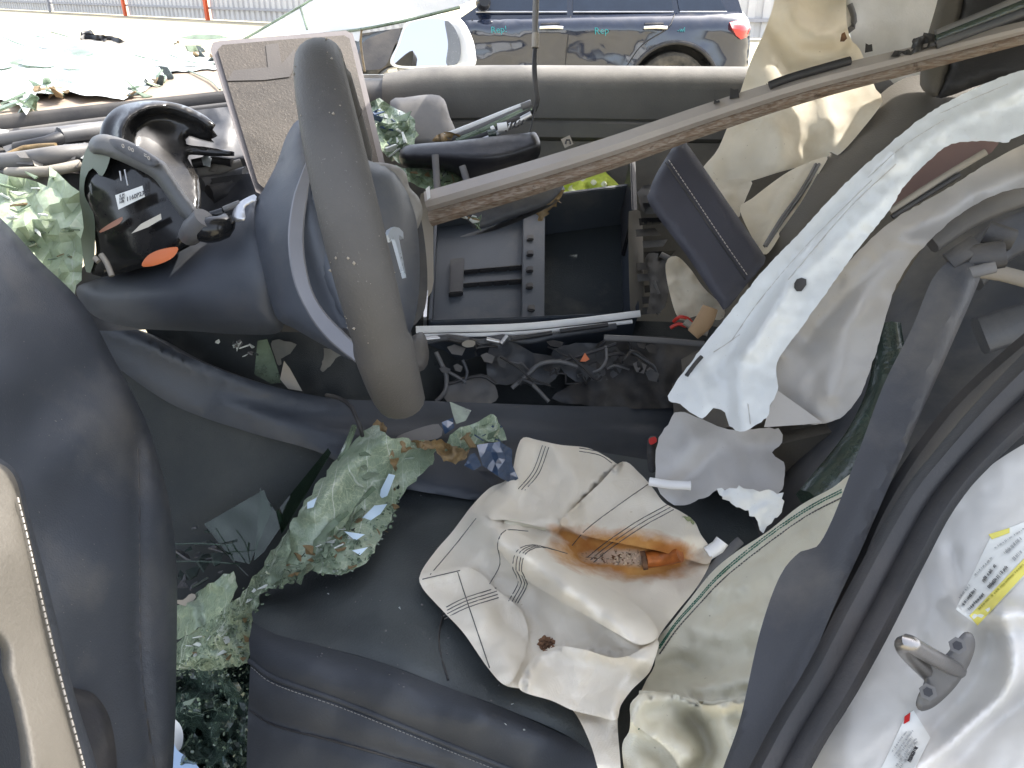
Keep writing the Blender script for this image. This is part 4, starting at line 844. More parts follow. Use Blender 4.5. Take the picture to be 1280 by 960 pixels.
k2 = Surf([(120, 440, 1.30), (230, 520, 1.255), (420, 570, 1.18), (560, 610, 1.22), (220, 650, 1.22), (400, 700, 1.22), (560, 760, 1.2)], noise=(.004, 60))
sheet('carpet_side', k2, [(100, 410), (160, 462), (240, 512), (320, 540), (420, 566), (560, 610), (640, 640), (600, 800), (400, 820), (180, 800), (90, 700)], CARPET, con, step=12, thick=.05)
kw = Surf([(340, 430, 1.32), (480, 480, 1.30), (540, 430, 1.40), (860, 430, 1.46), (860, 505, 1.38), (540, 500, 1.36)], noise=(.02, 40))
sheet('tunnel_lining', kw, [(180, 405), (340, 400), (530, 400), (880, 405), (900, 440), (890, 530), (700, 525), (530, 520), (420, 515), (300, 490)], CARPET, con, step=12, thick=.06)
for pts, m, th in (([(340, 425), (380, 432), (450, 445), (460, 470), (470, 500), (405, 496), (360, 470), (345, 450)], mat('kick_plate', (.16, .16, .14), .6, dust=.4), .02),
                   ([(612, 432), (640, 428), (665, 440), (700, 450), (690, 478), (650, 480), (612, 476)], PL, .01), ([(690, 440), (735, 428), (780, 440), (770, 470), (720, 476)], PL, .01),
                   ([(560, 480), (600, 468), (618, 480), (619, 502), (560, 503)], GREY, .01), ([(755, 425), (880, 430), (880, 505), (700, 503), (715, 480), (745, 470)], PLB, .01)):
    q = [(u, v) for u, v in pts]; c0 = 1.31 if pts[0][0] < 400 else 1.34
    sheet('bracket', Surf([(400, 440, c0), (860, 440, c0+.03), (600, 500, c0-.02)], noise=(.012, 25)), q, m, con, step=7, thick=th, jag=1)
sheet('slot', Surf([(412, 478, 1.285), (420, 478, 1.285), (415, 484, 1.285)]), [(409, 475), (418, 475), (421, 480), (418, 483), (410, 481)], INK, con, step=3, thick=.003)
for pts, r_, m in (([(545, 440), (552, 455), (558, 470), (556, 490), (545, 502)], .004, GREY), ([(552, 460), (570, 470), (583, 478)], .003, GREY), ([(578, 450), (584, 465), (580, 480)], .003, PL),
                   ([(640, 485), (660, 468), (675, 455), (700, 452), (722, 458)], .004, GREY), ([(655, 472), (670, 485), (686, 502)], .0035, GREY), ([(648, 480), (652, 474), (666, 480)], .005, PLB), ([(722, 470), (750, 462), (758, 448), (757, 432)], .003, GREY),
                   ([(560, 480), (600, 470), (620, 480)], .003, PLB), ([(700, 452), (740, 440), (770, 430)], .003, PLB)):
    tube('wire', [P(u, v, 1.315) for u, v in pts], r_, m, con, step=.01)
for k in range(16):
    u = random.uniform(545, 800); v = random.uniform(432, 470); d_ = random.uniform(1.30, 1.335); pts = [(u, v)]
    for j in range(3): pts.append((pts[-1][0]+random.uniform(-6, 24), min(500, max(424, pts[-1][1]+random.uniform(-14, 20)))))
    tube('wire', [P(a, b, d_-.006*math.sin(i*1.3)) for i, (a, b) in enumerate(pts)], random.uniform(.0014, .003), random.choice((PLB, PLB, GREY, PL, RUB)), con, step=.008)
for k in range(14):
    u = random.uniform(545, 860); v = random.uniform(424, 470); a_ = random.uniform(5, 13); b_ = random.uniform(4, 9); d_ = random.uniform(1.30, 1.33)
    sheet('broken_bracket', Surf([(u, v, d_), (u+10, v, d_+.004), (u, v+8, d_-.006)]), [(u-a_, v-b_*.5), (u-a_*.2, v-b_), (u+a_, v-b_*.3), (u+a_*.6, v+b_), (u-a_*.5, v+b_*.7)], random.choice((PLB, PL, GREY)), con, step=5, thick=.012, curve=False, smooth=False)
sheet('amber_clip', Surf([(727, 450, 1.31), (735, 442, 1.31), (732, 452, 1.31)]), [(725, 452), (731, 441), (737, 449), (732, 452)], ORANGE, con, step=3, thick=.008, curve=False)
sheet('ring_clip', Surf([(580, 425, 1.31), (595, 425, 1.31), (585, 432, 1.31)]), [(577, 430), (584, 425), (594, 427), (592, 433), (582, 434)], TAN, con, step=3, thick=.006)
tube('cable', [P(408, 494, 1.14), P(425, 498, 1.12), (P(440, 510, 1.1)), P(450, 532, 1.09), P(453, 545, 1.1)], .003, PLB, con)
# bins: an open tray tipped towards the door
O = {k: P(*v) for k, v in dict(nl=(545, 402, 1.36), nr=(795, 392, 1.42), fl=(552, 268, 1.56), fr=(790, 238, 1.64)).items()}
ex = (O['nr']-O['nl']); ey = (O['fl']-O['nl']); dn_ = ex.cross(ey).normalized(); dn_ = dn_ if dn_.z < 0 else -dn_
def T_(s, t, z): return O['nl']*(1-s)*(1-t)+O['nr']*s*(1-t)+O['fl']*(1-s)*t+O['fr']*s*t+dn_*z
def cell(name, s0, s1, t0, t1, z0, z1, m, parent, bev=.002):
    v = [T_(s, t, z) for z in (z0, z1) for t in (t0, t1) for s in (s0, s1)]
    bm = bmesh.new(); vs = [bm.verts.new(p) for p in v]
    for q in [(0, 2, 3, 1), (4, 5, 7, 6), (0, 1, 5, 4), (2, 6, 7, 3), (0, 4, 6, 2), (1, 3, 7, 5)]: bm.faces.new([vs[i] for i in q])
    bmesh.ops.recalc_face_normals(bm, faces=bm.faces)
    if bev: bmesh.ops.bevel(bm, geom=list(bm.edges), offset=bev, segments=2, affect='EDGES', clamp_overlap=True)
    me = bpy.data.meshes.new(name); bm.to_mesh(me); bm.free(); me.polygons.foreach_set('use_smooth', [True]*len(me.polygons)); me.set_sharp_from_angle(angle=R(35))
    return link(name, me, m, parent)
BIN = mat('bin_plastic', (.048, .058, .074), .5, dust=.1, up=0, bump=.15)
FELT = mat('bin_felt', (.020, .026, .031), .95, bump=.6, dust=.05)
trf = cell('tray_floor', -.02, .47, -.02, 1.0, .030, .040, BIN, con)
cell('bin_floor', .52, .99, .02, 1.0, .085, .095, FELT, con)
cell('bin_divider', .42, .535, .0, 1.0, .012, .10, BIN, con)
for s0, s1, t0, t1 in ((-.035, -.02, -.02, 1.02), (.985, 1.01, -.02, 1.02), (-.03, 1.0, 1.0, 1.03), (-.03, 1.0, -.035, -.02)):
    cell('bin_wall', s0, s1, t0, t1, -.012, .105, BIN, con)
cell('chrome_edge', -.06, -.045, -.02, 1.0, -.018, .02, ALU, con)
cell('post', .965, .995, .62, 1.12, -.05, .06, PLB, con, .003)
for t in (.37, .49):
    for k in range(4): cell('rack_link', .13+k*.075, .195+k*.075, t, t+.028, .022, .031, PLB, trf, .001)
    cell('rack_rail', .12, .50, t+.008, t+.018, .020, .032, PLB, trf, .001)
cell('rack_end', .055, .125, .30, .62, .018, .031, PLB, trf)
for s, t in ((.46, .42), (.46, .28), (.46, .7), (.47, .10), (.46, .56)): cell('screw_boss', s-.02, s+.015, t-.02, t+.025, .006, .014, PLB, trf, .002)
cell('tray_hole', .10, .135, .06, .10, .026, .0305, INK, trf, .003); cell('tray_hole', .37, .40, .06, .10, .0275, .0302, PL, trf, .003)
sheet('tan_side_board', Surf([(520, 260, 1.42), (545, 245, 1.45), (545, 350, 1.40), (515, 400, 1.36)]), [(526, 242), (541, 238), (542, 352), (540, 364), (518, 398), (512, 390), (518, 330), (520, 280)], TAN, con, step=8, thick=.02, curve=False)
sheet('tan_side_board', Surf([(790, 300, 1.45), (800, 395, 1.42), (800, 250, 1.5)]), [(786, 264), (796, 262), (803, 280), (804, 392), (796, 396), (788, 388)], TAN, con, step=8, thick=.02)
for i, (a, b, wd, m) in enumerate((((520, 412), (800, 392), .006, WHITEP), ((520, 420), (790, 402), .0035, WHITEP))):
    band('pale_edge_strip', [(a[0], a[1], 1.335), (640, 409+i*8, 1.345), (720, 402+i*8, 1.36), (b[0], b[1], 1.375)], wd, .003, m, con)
band('broken_edge', [(530, 428, 1.335), (560, 422, 1.33), (600, 428, 1.335), (628, 422, 1.335), (660, 426, 1.34), (700, 418, 1.345), (770, 408, 1.36)], .006, .005, PL, con)
for p in ((532, 424, 552, 422), (560, 424, 580, 428), (608, 424, 626, 428), (640, 424, 690, 416), (700, 414, 760, 406), (626, 430, 634, 420)):
    tube('broken_tab', [P(p[0], p[1], 1.325), P(p[2], p[3], 1.33)], .004, random.choice((ALU, PLB, GREY)), con)
band('pale_edge_strip', [(755, 422, 1.30), (800, 424, 1.305), (880, 430, 1.31)], .005, .003, GREY, con)
for k in range(11):
    v = 245+k*14; cx = 806+6*math.sin(k*1.7)
    sheet('connector_rib', Surf([(cx, v, 1.43), (cx+20, v, 1.43), (cx, v+9, 1.42)]), [(cx-6, v), (cx+18+8*(k % 3), v-2), (cx+20+6*(k % 2), v+7), (cx-5, v+9)], (PLB, PL, PLG)[k % 3], con, step=4, thick=.03, curve=False)
for q in ([(808, 320), (832, 322), (838, 336), (835, 372), (828, 388), (810, 392), (812, 360)], [(798, 238), (815, 232), (826, 250), (818, 268), (802, 262)]):
    sheet('latch_frame', Surf([(820, 330, 1.41), (830, 380, 1.40), (810, 250, 1.44)], noise=(.01, 12)), q, PLB, con, step=5, thick=.03, jag=1.5)
for q in ((816, 352, 822, 368), (826, 318, 846, 328), (818, 385, 824, 392)):
    tube('latch_pin', [P(q[0], q[1], 1.39), P(q[2], q[3], 1.39)], .005, GREY, con)
sheet('bin_lip', Surf([(570, 296, 1.43), (700, 235, 1.5), (640, 265, 1.46)]), [(575, 296), (610, 284), (650, 270), (690, 248), (704, 232), (706, 236), (694, 254), (652, 275), (612, 290)], GREY, con, step=5, thick=.012)

# ---- console lid hanging open
ll = Surf([(850, 180, 1.28), (820, 220, 1.26), (955, 325, 1.14), (905, 385, 1.12), (815, 255, 1.25)])
lid = thing('console_lid', 'padded dark console lid with stitched edge standing open', 'lid', P(905, 385, 1.12))
sheet('lid_pad', ll, [(846, 177), (853, 175), (862, 184), (905, 246), (957, 322), (955, 330), (930, 360), (908, 386), (898, 378), (860, 322), (812, 256), (812, 240), (820, 218)], mat('lid_vinyl', (.040, .040, .052), .5, bump=.4, bs=450), lid, step=7, thick=.035, rnd=(10, .012))
stitches('stitching', ll, [(836, 200), (870, 250), (905, 302), (935, 345)], THREAD, lid, pitch=5, r=.0008, off=.001)
line_on('seam', ll, [(832, 203), (867, 254), (902, 306), (932, 349)], .0012, PLB, lid)

# ---- hi-vis cloth, trim strip, rear-view mirror, green glass beyond the console
hv = thing('hivis_cloth', 'crumpled yellow green patterned cloth behind the console', 'cloth', P(735, 250, 1.7))
hf = Surf([(700, 250, 1.66), (775, 235, 1.72), (740, 208, 1.75)], noise=(.04, 22))
sheet('cloth', hf, [(696, 250), (700, 232), (705, 215), (720, 210), (745, 206), (760, 218), (775, 236), (750, 243), (720, 252)], HIVIS, hv, step=5, thick=.004, rough=.002)
for u, v, r_ in ((728, 222, 5), (742, 228, 4), (755, 230, 4), (715, 236, 5), (735, 240, 3)):
    sheet('printed_patch', hf, [(u-r_, v), (u, v-r_), (u+r_, v), (u, v+r_)], mat('pale_print', (.6, .62, .45), .7) if 'pale_print' not in MATS else MATS['pale_print'], hv, step=3, thick=-.002)
tp = thing('wood_trim_strip', 'long grey and wood dashboard trim strip lying diagonally across the cabin', 'car trim', P(545, 250, 1.28))
pts = [(533, 252, 1.27), (640, 221, 1.25), (760, 184, 1.23), (880, 143, 1.20), (1000, 105, 1.17), (1120, 74, 1.14), (1290, 32, 1.10), (1400, 5, 1.08)]
q = [P(*p) for p in pts]; upv = (CAM-q[3]).normalized(); upv = (upv*.75+Vector((0, 0, .66))).normalized()
sweep('trim_top', q, [(-.012, -.004), (-.012, .006), (.006, .010), (.013, .006), (.013, -.004)], TRIMS, tp, upv, [1.2, 1.15, 1.1, 1.05, .95, .7, .55], .02)
sweep('wood_face', [P(u+3, v+17-.009*(u-533), d+.006) for u, v, d in pts], [(-.011, -.008), (-.011, .004), (.011, .004), (.011, -.008)], WOOD, tp, upv, [1.35, 1.25, 1.15, 1.0, .9, .8, .7], .02)
for u, v, w_, h_ in ((918, 117, 6, 7), (1086, 60, 5, 6), (896, 127, 4, 3), (960, 108, 3, 4)):
    sheet('clip', Surf([(u, v, 1.18), (u+3, v, 1.18), (u, v+3, 1.18)]), [(u-w_, v+h_), (u-w_+1, v-h_), (u, v-h_+2), (u+w_-1, v-h_+1), (u+w_, v+h_-2)], PLB, tp, step=3, thick=.015, curve=False)
band('seal_strip', [(962, 107, 1.165), (985, 98, 1.16), (1040, 82, 1.15), (1062, 76, 1.15)], .006, .006, PLB, tp)
sheet('clip_row', Surf([(1110, 70, 1.13), (1180, 45, 1.12), (1150, 60, 1.12)], noise=(.02, 9)), [(1112, 72), (1118, 64), (1138, 62), (1142, 48), (1156, 42), (1170, 42), (1186, 44), (1182, 52), (1160, 60), (1140, 68)], PLB, tp, step=4, thick=.025, jag=1.5, curve=False)
for o_, m in ((0, PL), (7, GLASSD), (13, GREY)):
    band('glass_run', [(1170, 56-o_, 1.11), (1230, 34-o_*1.2, 1.09), (1300, 8-o_*1.5, 1.07), (1400, -30-o_*1.5, 1.05)], .006, .005, m, tp)
sheet('end_tab', Surf([(533, 240, 1.25), (537, 250, 1.25), (535, 255, 1.25)]), [(532, 236), (537, 232), (538, 247), (534, 250)], WHITEP, tp, step=3, thick=.006, curve=False)
sheet('mount_tab', Surf([(705, 172, 1.25), (715, 180, 1.25), (710, 185, 1.25)]), [(701, 174), (712, 169), (717, 180), (706, 185)], TAN, tp, step=3, thick=.004, curve=False)
tube('mount_slot', [P(707, 180, 1.244), P(708, 175, 1.244), P(712, 175, 1.244), P(713, 180, 1.244)], .0015, PLB, tp, step=.004)

rm = thing('rearview_mirror', 'black rear view mirror dangling from its cable above the console', 'mirror', P(590, 200, 1.35))
rs = Surf([(505, 195, 1.40), (590, 180, 1.36), (670, 175, 1.36), (590, 215, 1.37)], folds=[('c', [(500, 196), (560, 196), (620, 196), (675, 180)], .02, 12)])
sheet('mirror_shell', rs, [(499, 192), (504, 184), (520, 180), (570, 176), (620, 170), (660, 166), (670, 166), (676, 182), (672, 198), (655, 212), (640, 228), (590, 228), (560, 214), (510, 209), (500, 202)], mat('mirror_black', (.016, .016, .020), .35, dust=.1), rm, step=5, thick=.05, rnd=(8, .018))
sheet('mirror_back', Surf([(590, 285, 1.36), (700, 230, 1.42), (650, 270, 1.38)]), [(582, 268), (600, 255), (660, 238), (704, 222), (700, 240), (680, 258), (640, 272), (600, 286), (588, 280)], PL, rm, step=6, thick=.04, rnd=(8, .015))
mf = Surf([(548, 174, 1.42), (665, 128, 1.40), (600, 155, 1.41)])
for k, (m, o_) in enumerate(((WHITEP, 0), (GREY, 4), (GLASS2, 7), (PLB, 12), (ALU, 16))):
    band('mount_layer', [(546+k*12, 174+o_*.3, 1.42-.002*k), (590+k*6, 157+o_*.9, 1.41-.002*k), (630+k*2, 141+o_, 1.40-.002*k), (664, 128+o_*.9, 1.395-.002*k)], .005, .003, m, rm)
sheet('resin_blob', Surf([(545, 175, 1.41), (565, 168, 1.41), (550, 180, 1.41)], noise=(.02, 8)), [(540, 176), (548, 168), (562, 165), (576, 170), (560, 176)], RESIN, rm, step=3, thick=.01, jag=1)
for p in ((610, 168, 620, 166, .008, GLASSD), (622, 160, 634, 158, .008, WHITEP), (614, 162, 618, 160, .005, WHITEP), (638, 152, 650, 148, .005, PLB), (644, 158, 652, 152, .004, GREY), (652, 134, 664, 130, .007, GREY)):
    tube('connector', [P(p[0], p[1], 1.39), P(p[2], p[3], 1.39)], p[4], p[5], rm)
for k in range(5): tube('pin', [P(632+k*5, 164-k*2, 1.388), P(635+k*5, 155-k*2, 1.388)], .0018, PLB, rm)
cab = tube('cable_sleeve', [P(671, -60, 1.36), P(670, 0, 1.37), P(669, 30, 1.38), P(669, 60, 1.38)], .0055, GREY, rm)
tube('tape', [P(669.5, 42, 1.38), P(669, 60, 1.38)], .0064, TAN, cab)
for o_ in (-1.5, 1.5, 0):
    tube('cable', [P(669+o_*.6, 58, 1.38), P(668+o_, 85, 1.38), P(670+o_, 110, 1.38), P(672+o_, 125, 1.385), P(668+o_, 138, 1.39), P(664, 142, 1.395)], .0024, PLB, rm, step=.01)
tube('cable', [P(669, 136, 1.385), P(666, 150, 1.385), P(662, 166, 1.385)], .0016, PLB, rm, step=.01)
for a, b in (((544, 194), (547, 240)), ((578, 208), (588, 240))):
    band('mirror_arm', [(*a, 1.345), ((a[0]+b[0])/2, (a[1]+b[1])/2, 1.34), (*b, 1.33)], .006, .004, GREY, rm)
gg = thing('far_glass_heap', 'small heap of green glass between touchscreen and far door', 'broken glass', P(490, 200, 1.5))
ggf = Surf([(460, 125, 1.52), (520, 150, 1.5), (500, 200, 1.45)], noise=(.03, 16))
sheet('glass_sheet', ggf, [(456, 130), (475, 124), (492, 135), (518, 148), (522, 170), (515, 190), (505, 205), (488, 200), (475, 185), (470, 160)], GLASS, gg, step=6, thick=.004, smooth=False, rough=.008, jag=2, curve=False)
scatter(gg, ggf, [(458, 130), (490, 130), (520, 155), (515, 200), (480, 195)], 22, (.008, .026), [GLASS2, GLASS2, GLASSB, WSCR], .01)
g3 = Surf([(480, 205, 1.4), (600, 240, 1.4), (560, 215, 1.42)], noise=(.02, 14))
sheet('glass_sheet', g3, [(478, 206), (500, 208), (540, 212), (580, 212), (606, 224), (600, 244), (560, 246), (530, 236), (500, 225)], mat('bright_green_glass', (.30, .40, .26), .2, bump=0, bump2=.3, bs2=45, trans=.3, extra=cracks), gg, step=6, thick=.004, smooth=False, rough=.006, jag=2, curve=False)
scatter(gg, g3, [(500, 210), (590, 215), (600, 240), (540, 240)], 14, (.008, .02), [GLASS2, GLASSD, RESIN], .01)
g4 = Surf([(560, 265, 1.3), (610, 290, 1.3), (590, 262, 1.3)], noise=(.01, 14))
scatter(gg, g4, [(565, 262), (585, 260), (606, 286), (600, 288)], 9, (.01, .022), [GLASS2, RESIN, WSCR], .008)
sheet('fibre_tuft', Surf([(680, 245, 1.44), (700, 250, 1.44), (690, 270, 1.43)], noise=(.02, 6)), [(668, 262), (676, 246), (690, 240), (704, 240), (700, 252), (688, 262), (680, 278), (674, 276)], RESIN, gg, step=4, thick=.006, jag=3, curve=False)

# ---- curtain airbag, passenger seat
ca = thing('curtain_airbag', 'cream deflated curtain airbag hanging beside the passenger seat', 'airbag', P(960, 230, 1.5))
cf = Surf([(985, 0, 1.60), (940, 80, 1.56), (890, 210, 1.45), (930, 228, 1.42), (1030, 200, 1.40), (1100, 120, 1.42), (1060, 50, 1.55), (1000, 120, 1.50), (1000, -100, 1.6)],
          folds=[('r', [(1060, 30), (1040, 45), (1010, 40), (990, 20)], .05, 18), ('c', [(1025, 110), (1035, 150), (1045, 180)], .02, 8), ('r', [(950, 60), (975, 130), (970, 200)], .025, 22), ('c', [(1045, 178), (1085, 130), (1100, 125)], -.02, 14), ('c', [(940, 140), (975, 165), (980, 200)], .02, 10), ('r', [(990, 80), (1040, 70), (1075, 80)], -.02, 14)], noise=(.02, 60))
cbg = sheet('airbag_cloth', cf, [(960, -110), (966, -30), (968, 0), (955, 40), (938, 78), (920, 130), (898, 185), (878, 212), (892, 228), (930, 228), (975, 215), (1030, 200), (1050, 192), (1075, 165), (1103, 127), (1095, 112), (1088, 95), (1075, 62), (1062, 45), (1058, 0), (1070, -110)], CURT, ca, step=7, thick=.004)
sheet('airbag_tether', Surf([(900, 230, 1.42), (930, 225, 1.42), (900, 265, 1.38)], noise=(.01, 15)), [(894, 228), (938, 224), (934, 244), (926, 262), (922, 272), (900, 240)], CURT, ca, step=6, thick=.004)
lb = Surf([(1030, 197, 1.38), (960, 310, 1.22), (925, 260, 1.30), (980, 215, 1.38)], folds=[('r', [(1010, 205), (980, 250), (950, 305)], .015, 7)], noise=(.008, 30))
sheet('airbag_leg', lb, [(925, 262), (940, 248), (980, 218), (1008, 204), (1034, 196), (1024, 216), (1000, 255), (978, 290), (958, 318), (945, 305)], CURT, ca, step=6, thick=.006)
for o_ in (0, 4): line_on('leg_seam', lb, [(1020+o_, 205), (1000+o_, 240), (975+o_, 275), (955+o_*.6, 308)], .0025, GREY, ca)
sheet('airbag_pocket', Surf([(840, 330, 1.34), (900, 330, 1.36), (870, 400, 1.30)], noise=(.02, 25)), [(832, 330), (845, 320), (862, 335), (880, 360), (905, 385), (900, 400), (870, 395), (850, 400), (838, 370)], CURT, ca, step=6, thick=.004)
dk = Surf([(850, 395, 1.32), (900, 390, 1.3), (870, 430, 1.28)])
tube('wire', [P(842, 402, 1.29), P(850, 396, 1.28), P(862, 400, 1.28), P(868, 412, 1.28)], .003, COPPER, ca, step=.006)
tube('wire', [P(838, 410, 1.29), P(848, 405, 1.285), P(858, 408, 1.28)], .003, COPPER, ca, step=.006)
sweep('rolled_foam', [P(866, 418, 1.27), P(880, 402, 1.265), P(888, 384, 1.26)], circ(.014, 10), mat('tan_foam', (.42, .28, .16), .9, bump=.8, bs=120), ca, scale=[.8, 1.1, .9], step=.01)
tube('gold_clip', [P(856, 402, 1.275), P(870, 412, 1.27), P(885, 416, 1.265)], .006, TAN, ca)
ps = thing('passenger_seat', 'grey brown fabric passenger seat with headrest behind the torn metal', 'seat', P(1150, 330, 1.3))
hrf = Surf([(1160, 60, 1.30), (1280, 40, 1.22), (1170, 115, 1.28), (1300, 100, 1.22)])
hr = sheet('headrest', hrf, [(1185, -60), (1172, 0), (1158, 50), (1150, 95), (1153, 112), (1172, 122), (1184, 100), (1196, 55), (1208, 0), (1222, -60)], SEATB, ps, step=7, thick=.14, rnd=(10, .02), curve=True)
sheet('headrest_pad', Surf([(1160, 60, 1.295), (1280, 40, 1.21), (1170, 115, 1.275), (1300, 100, 1.21)]), [(1218, -60), (1203, 0), (1191, 55), (1179, 100), (1170, 122), (1190, 119), (1230, 105), (1300, 92), (1420, 60), (1420, -60)], mat('headrest_black', (.022, .021, .022), .6, bump=.5, bs=300), hr, step=9, thick=.14, rnd=(10, .02))
sheet('backrest', Surf([(1050, 180, 1.42), (1120, 110, 1.46), (1280, 90, 1.40), (950, 330, 1.24), (1010, 300, 1.24), (1150, 250, 1.24), (1300, 200, 1.24), (1050, 420, 1.30), (960, 440, 1.30), (1200, 330, 1.25)], folds=[('r', [(1140, 140), (1080, 210), (1000, 320)], .015, 25), ('c', [(1105, 185), (1080, 190), (1020, 260), (970, 330)], .015, 10)]),
      [(935, 345), (960, 310), (1000, 255), (1035, 195), (1060, 160), (1100, 118), (1130, 98), (1160, 92), (1300, 70), (1420, 60), (1420, 300), (1200, 330), (1050, 420), (960, 440)], SEATB, ps, step=11, thick=.12)

# ---- driver's seat cushion
se = thing('driver_seat', 'black leather driver seat cushion with piped stitched bolster under the airbag', 'seat', P(500, 900, 1.05))
def zc(u, v, z): return (u, v, dz(u, v, z))
st_ = Surf([zc(330, 750, .615), zc(345, 735, .60), zc(470, 610, .625), zc(540, 565, .62), zc(700, 580, .63), zc(900, 640, .64), zc(430, 720, .628), zc(560, 700, .63), zc(700, 760, .64), zc(850, 820, .65), zc(600, 840, .65), zc(420, 790, .645), zc(720, 900, .665), zc(860, 960, .67),
            zc(335, 800, .645), zc(400, 820, .662), zc(500, 850, .67), zc(600, 890, .675), zc(740, 950, .685), (316, 815, .885), (330, 850, .862), (430, 890, .822), (540, 932, .79), (650, 975, .765),
            (312, 900, .872), (312, 960, .865), (420, 960, .82), (520, 975, .79), (420, 1050, .80), (310, 1050, .85), (600, 1050, .75)],
           folds=[('c', [(316, 775), (345, 792), (400, 806), (480, 828), (560, 858), (640, 888), (720, 925)], -.010, 7), ('c', [(312, 828), (345, 850), (430, 880), (540, 924), (650, 968)], -.008, 6),
                  ('r', [(312, 885), (345, 905), (420, 925), (560, 965)], -.006, 9), ('r', [(560, 770), (550, 800), (556, 840)], -.004, 4), ('r', [(420, 700), (520, 620)], -.004, 30)], noise=(.005, 110), noise2=(.0012, 30))
ins = sheet('seat_insert', st_, [(316, 776), (318, 757), (328, 742), (348, 730), (400, 680), (470, 606), (520, 568), (600, 555), (720, 560), (930, 620), (950, 800), (930, 1000), (800, 990), (720, 926), (640, 889), (560, 859), (480, 829), (400, 807), (345, 793)], LEAP, se, step=8, ext=(.01, .03, -.16))
bol = sheet('bolster', st_, [(313, 827), (311, 800), (316, 777), (345, 793), (400, 807), (480, 829), (560, 859), (640, 889), (720, 926), (800, 990), (790, 1020), (650, 968), (540, 924), (430, 880), (345, 850)], LEA, se, step=6, ext=(.01, .03, -.14), curve=False)
sid = sheet('side_panel', st_, [(313, 827), (345, 850), (430, 880), (540, 924), (650, 968), (790, 1020), (790, 1150), (310, 1150), (308, 960), (310, 890)], LEA, se, step=8, ext=(.02, .1, -.02), curve=False)
line_on('piping', st_, [(312, 826), (345, 848), (430, 878), (540, 922), (650, 966), (700, 985)], .0032, LEA, se, off=.001)
stitches('stitching', st_, [(314, 834), (345, 856), (430, 886), (540, 930), (640, 970)], THREADS, se, pitch=5, r=.0005, off=.0008)
line_on('seam', st_, [(312, 887), (345, 907), (420, 927), (560, 967)], .0012, PLB, se)
line_on('seam', st_, [(554, 768), (549, 790), (550, 815), (560, 850)], .0012, PLB, se)
scatterS = [(u, v) for u, v in ((420, 720), (500, 760), (410, 742), (640, 880), (632, 905), (655, 912), (480, 668))]
for u, v in scatterS: shard(se, st_.pt(u, v, .002), .0025, WSCR, name='glass_grain')
rubble('crumbs', se, st_, [(330, 760), (480, 620), (620, 600), (560, 760), (640, 880), (480, 860), (340, 800)], 60, (.0005, .0013), GREY, .0006)
frame_box('seat_base', (-.25, .72, .28), (.62, -.12, 0), (.09, .40, 0), (0, 0, .24), PLB, se, .02)
frame_box('seat_rail', (-.30, .70, .27), (.75, -.15, 0), (.01, .05, 0), (0, 0, .04), ALU, se, .004)
# backrest of the driver's seat, mostly hidden behind pillar trim
frame_box('backrest_base', P(880, 640, 1.12), (.35, .0, .10), (.06, .38, -.02), (-.06, 0, .10), SEATB, se, .03)

# ---- glass on the seat edge and in the footwell
gs = thing('crumpled_seat_glass', 'crumpled green windscreen sheet sagging from console over the seat front', 'broken glass', P(420, 720, 1.05))
gm = Surf([(350, 745, .93), (380, 640, 1.03), (460, 540, 1.12), (490, 545, 1.10), (430, 640, 1.03), (480, 620, 1.10), (440, 700, .98), (550, 560, 1.17), (330, 690, 1.02), (620, 530, 1.18), (600, 560, 1.14)],
          folds=[('r', [(390, 640), (440, 580), (480, 550)], .02, 14), ('c', [(545, 555), (500, 560), (480, 580)], .02, 8), ('c', [(370, 720), (420, 670), (450, 640)], -.02, 10)], noise=(.006, 60), noise2=(.0012, 14))
gsh = sheet('glass_sheet', gm, [(332, 738), (345, 700), (365, 655), (392, 612), (420, 575), (450, 545), (468, 530), (484, 545), (497, 547), (520, 552), (548, 558), (540, 580), (515, 605), (498, 625), (490, 650), (478, 665), (470, 685), (455, 705), (440, 712), (425, 720), (405, 718), (385, 712), (360, 730)], GLASS, gs, step=6, thick=.006, rough=.0007, jag=2.5, curve=False)
g5 = Surf([(555, 555, 1.14), (610, 520, 1.18), (640, 545, 1.16), (575, 575, 1.14)], noise=(.015, 18))
sheet('glass_sheet', g5, [(556, 558), (562, 545), (575, 535), (600, 525), (618, 516), (630, 540), (634, 552), (610, 552), (590, 560), (572, 574), (560, 572)], GLASS, gs, step=6, thick=.006, rough=.004, jag=2, curve=False, sharp=25)
sheet('glass_plate', Surf([(562, 505, 1.2), (590, 515, 1.19), (575, 525, 1.18)]), [(562, 502), (589, 513), (582, 526), (570, 530), (566, 518)], GLASS2, gs, step=8, thick=.005, curve=False)
sheet('interlayer', Surf([(495, 555, 1.10), (560, 560, 1.12), (590, 575, 1.12)], noise=(.025, 12)), [(488, 556), (505, 550), (530, 552), (550, 548), (562, 556), (578, 560), (586, 572), (570, 580), (552, 574), (545, 562), (520, 560), (500, 568), (494, 590), (488, 575)], RESIN, gs, step=4, thick=.006, jag=2, rough=.006, curve=False)
sheet('interlayer', Surf([(455, 545, 1.13), (480, 530, 1.13), (430, 570, 1.12)], noise=(.02, 10)), [(425, 580), (440, 560), (462, 538), (470, 524), (480, 528), (484, 540), (466, 548), (450, 562), (432, 584)], RESIN, gs, step=4, thick=.006, jag=1.5, rough=.005, curve=False)
sheet('grey_scrap', Surf([(500, 545, 1.15), (550, 535, 1.16), (550, 548, 1.15)]), [(495, 548), (515, 538), (548, 530), (552, 545), (530, 551)], GREY, gs, step=8, thick=.006)
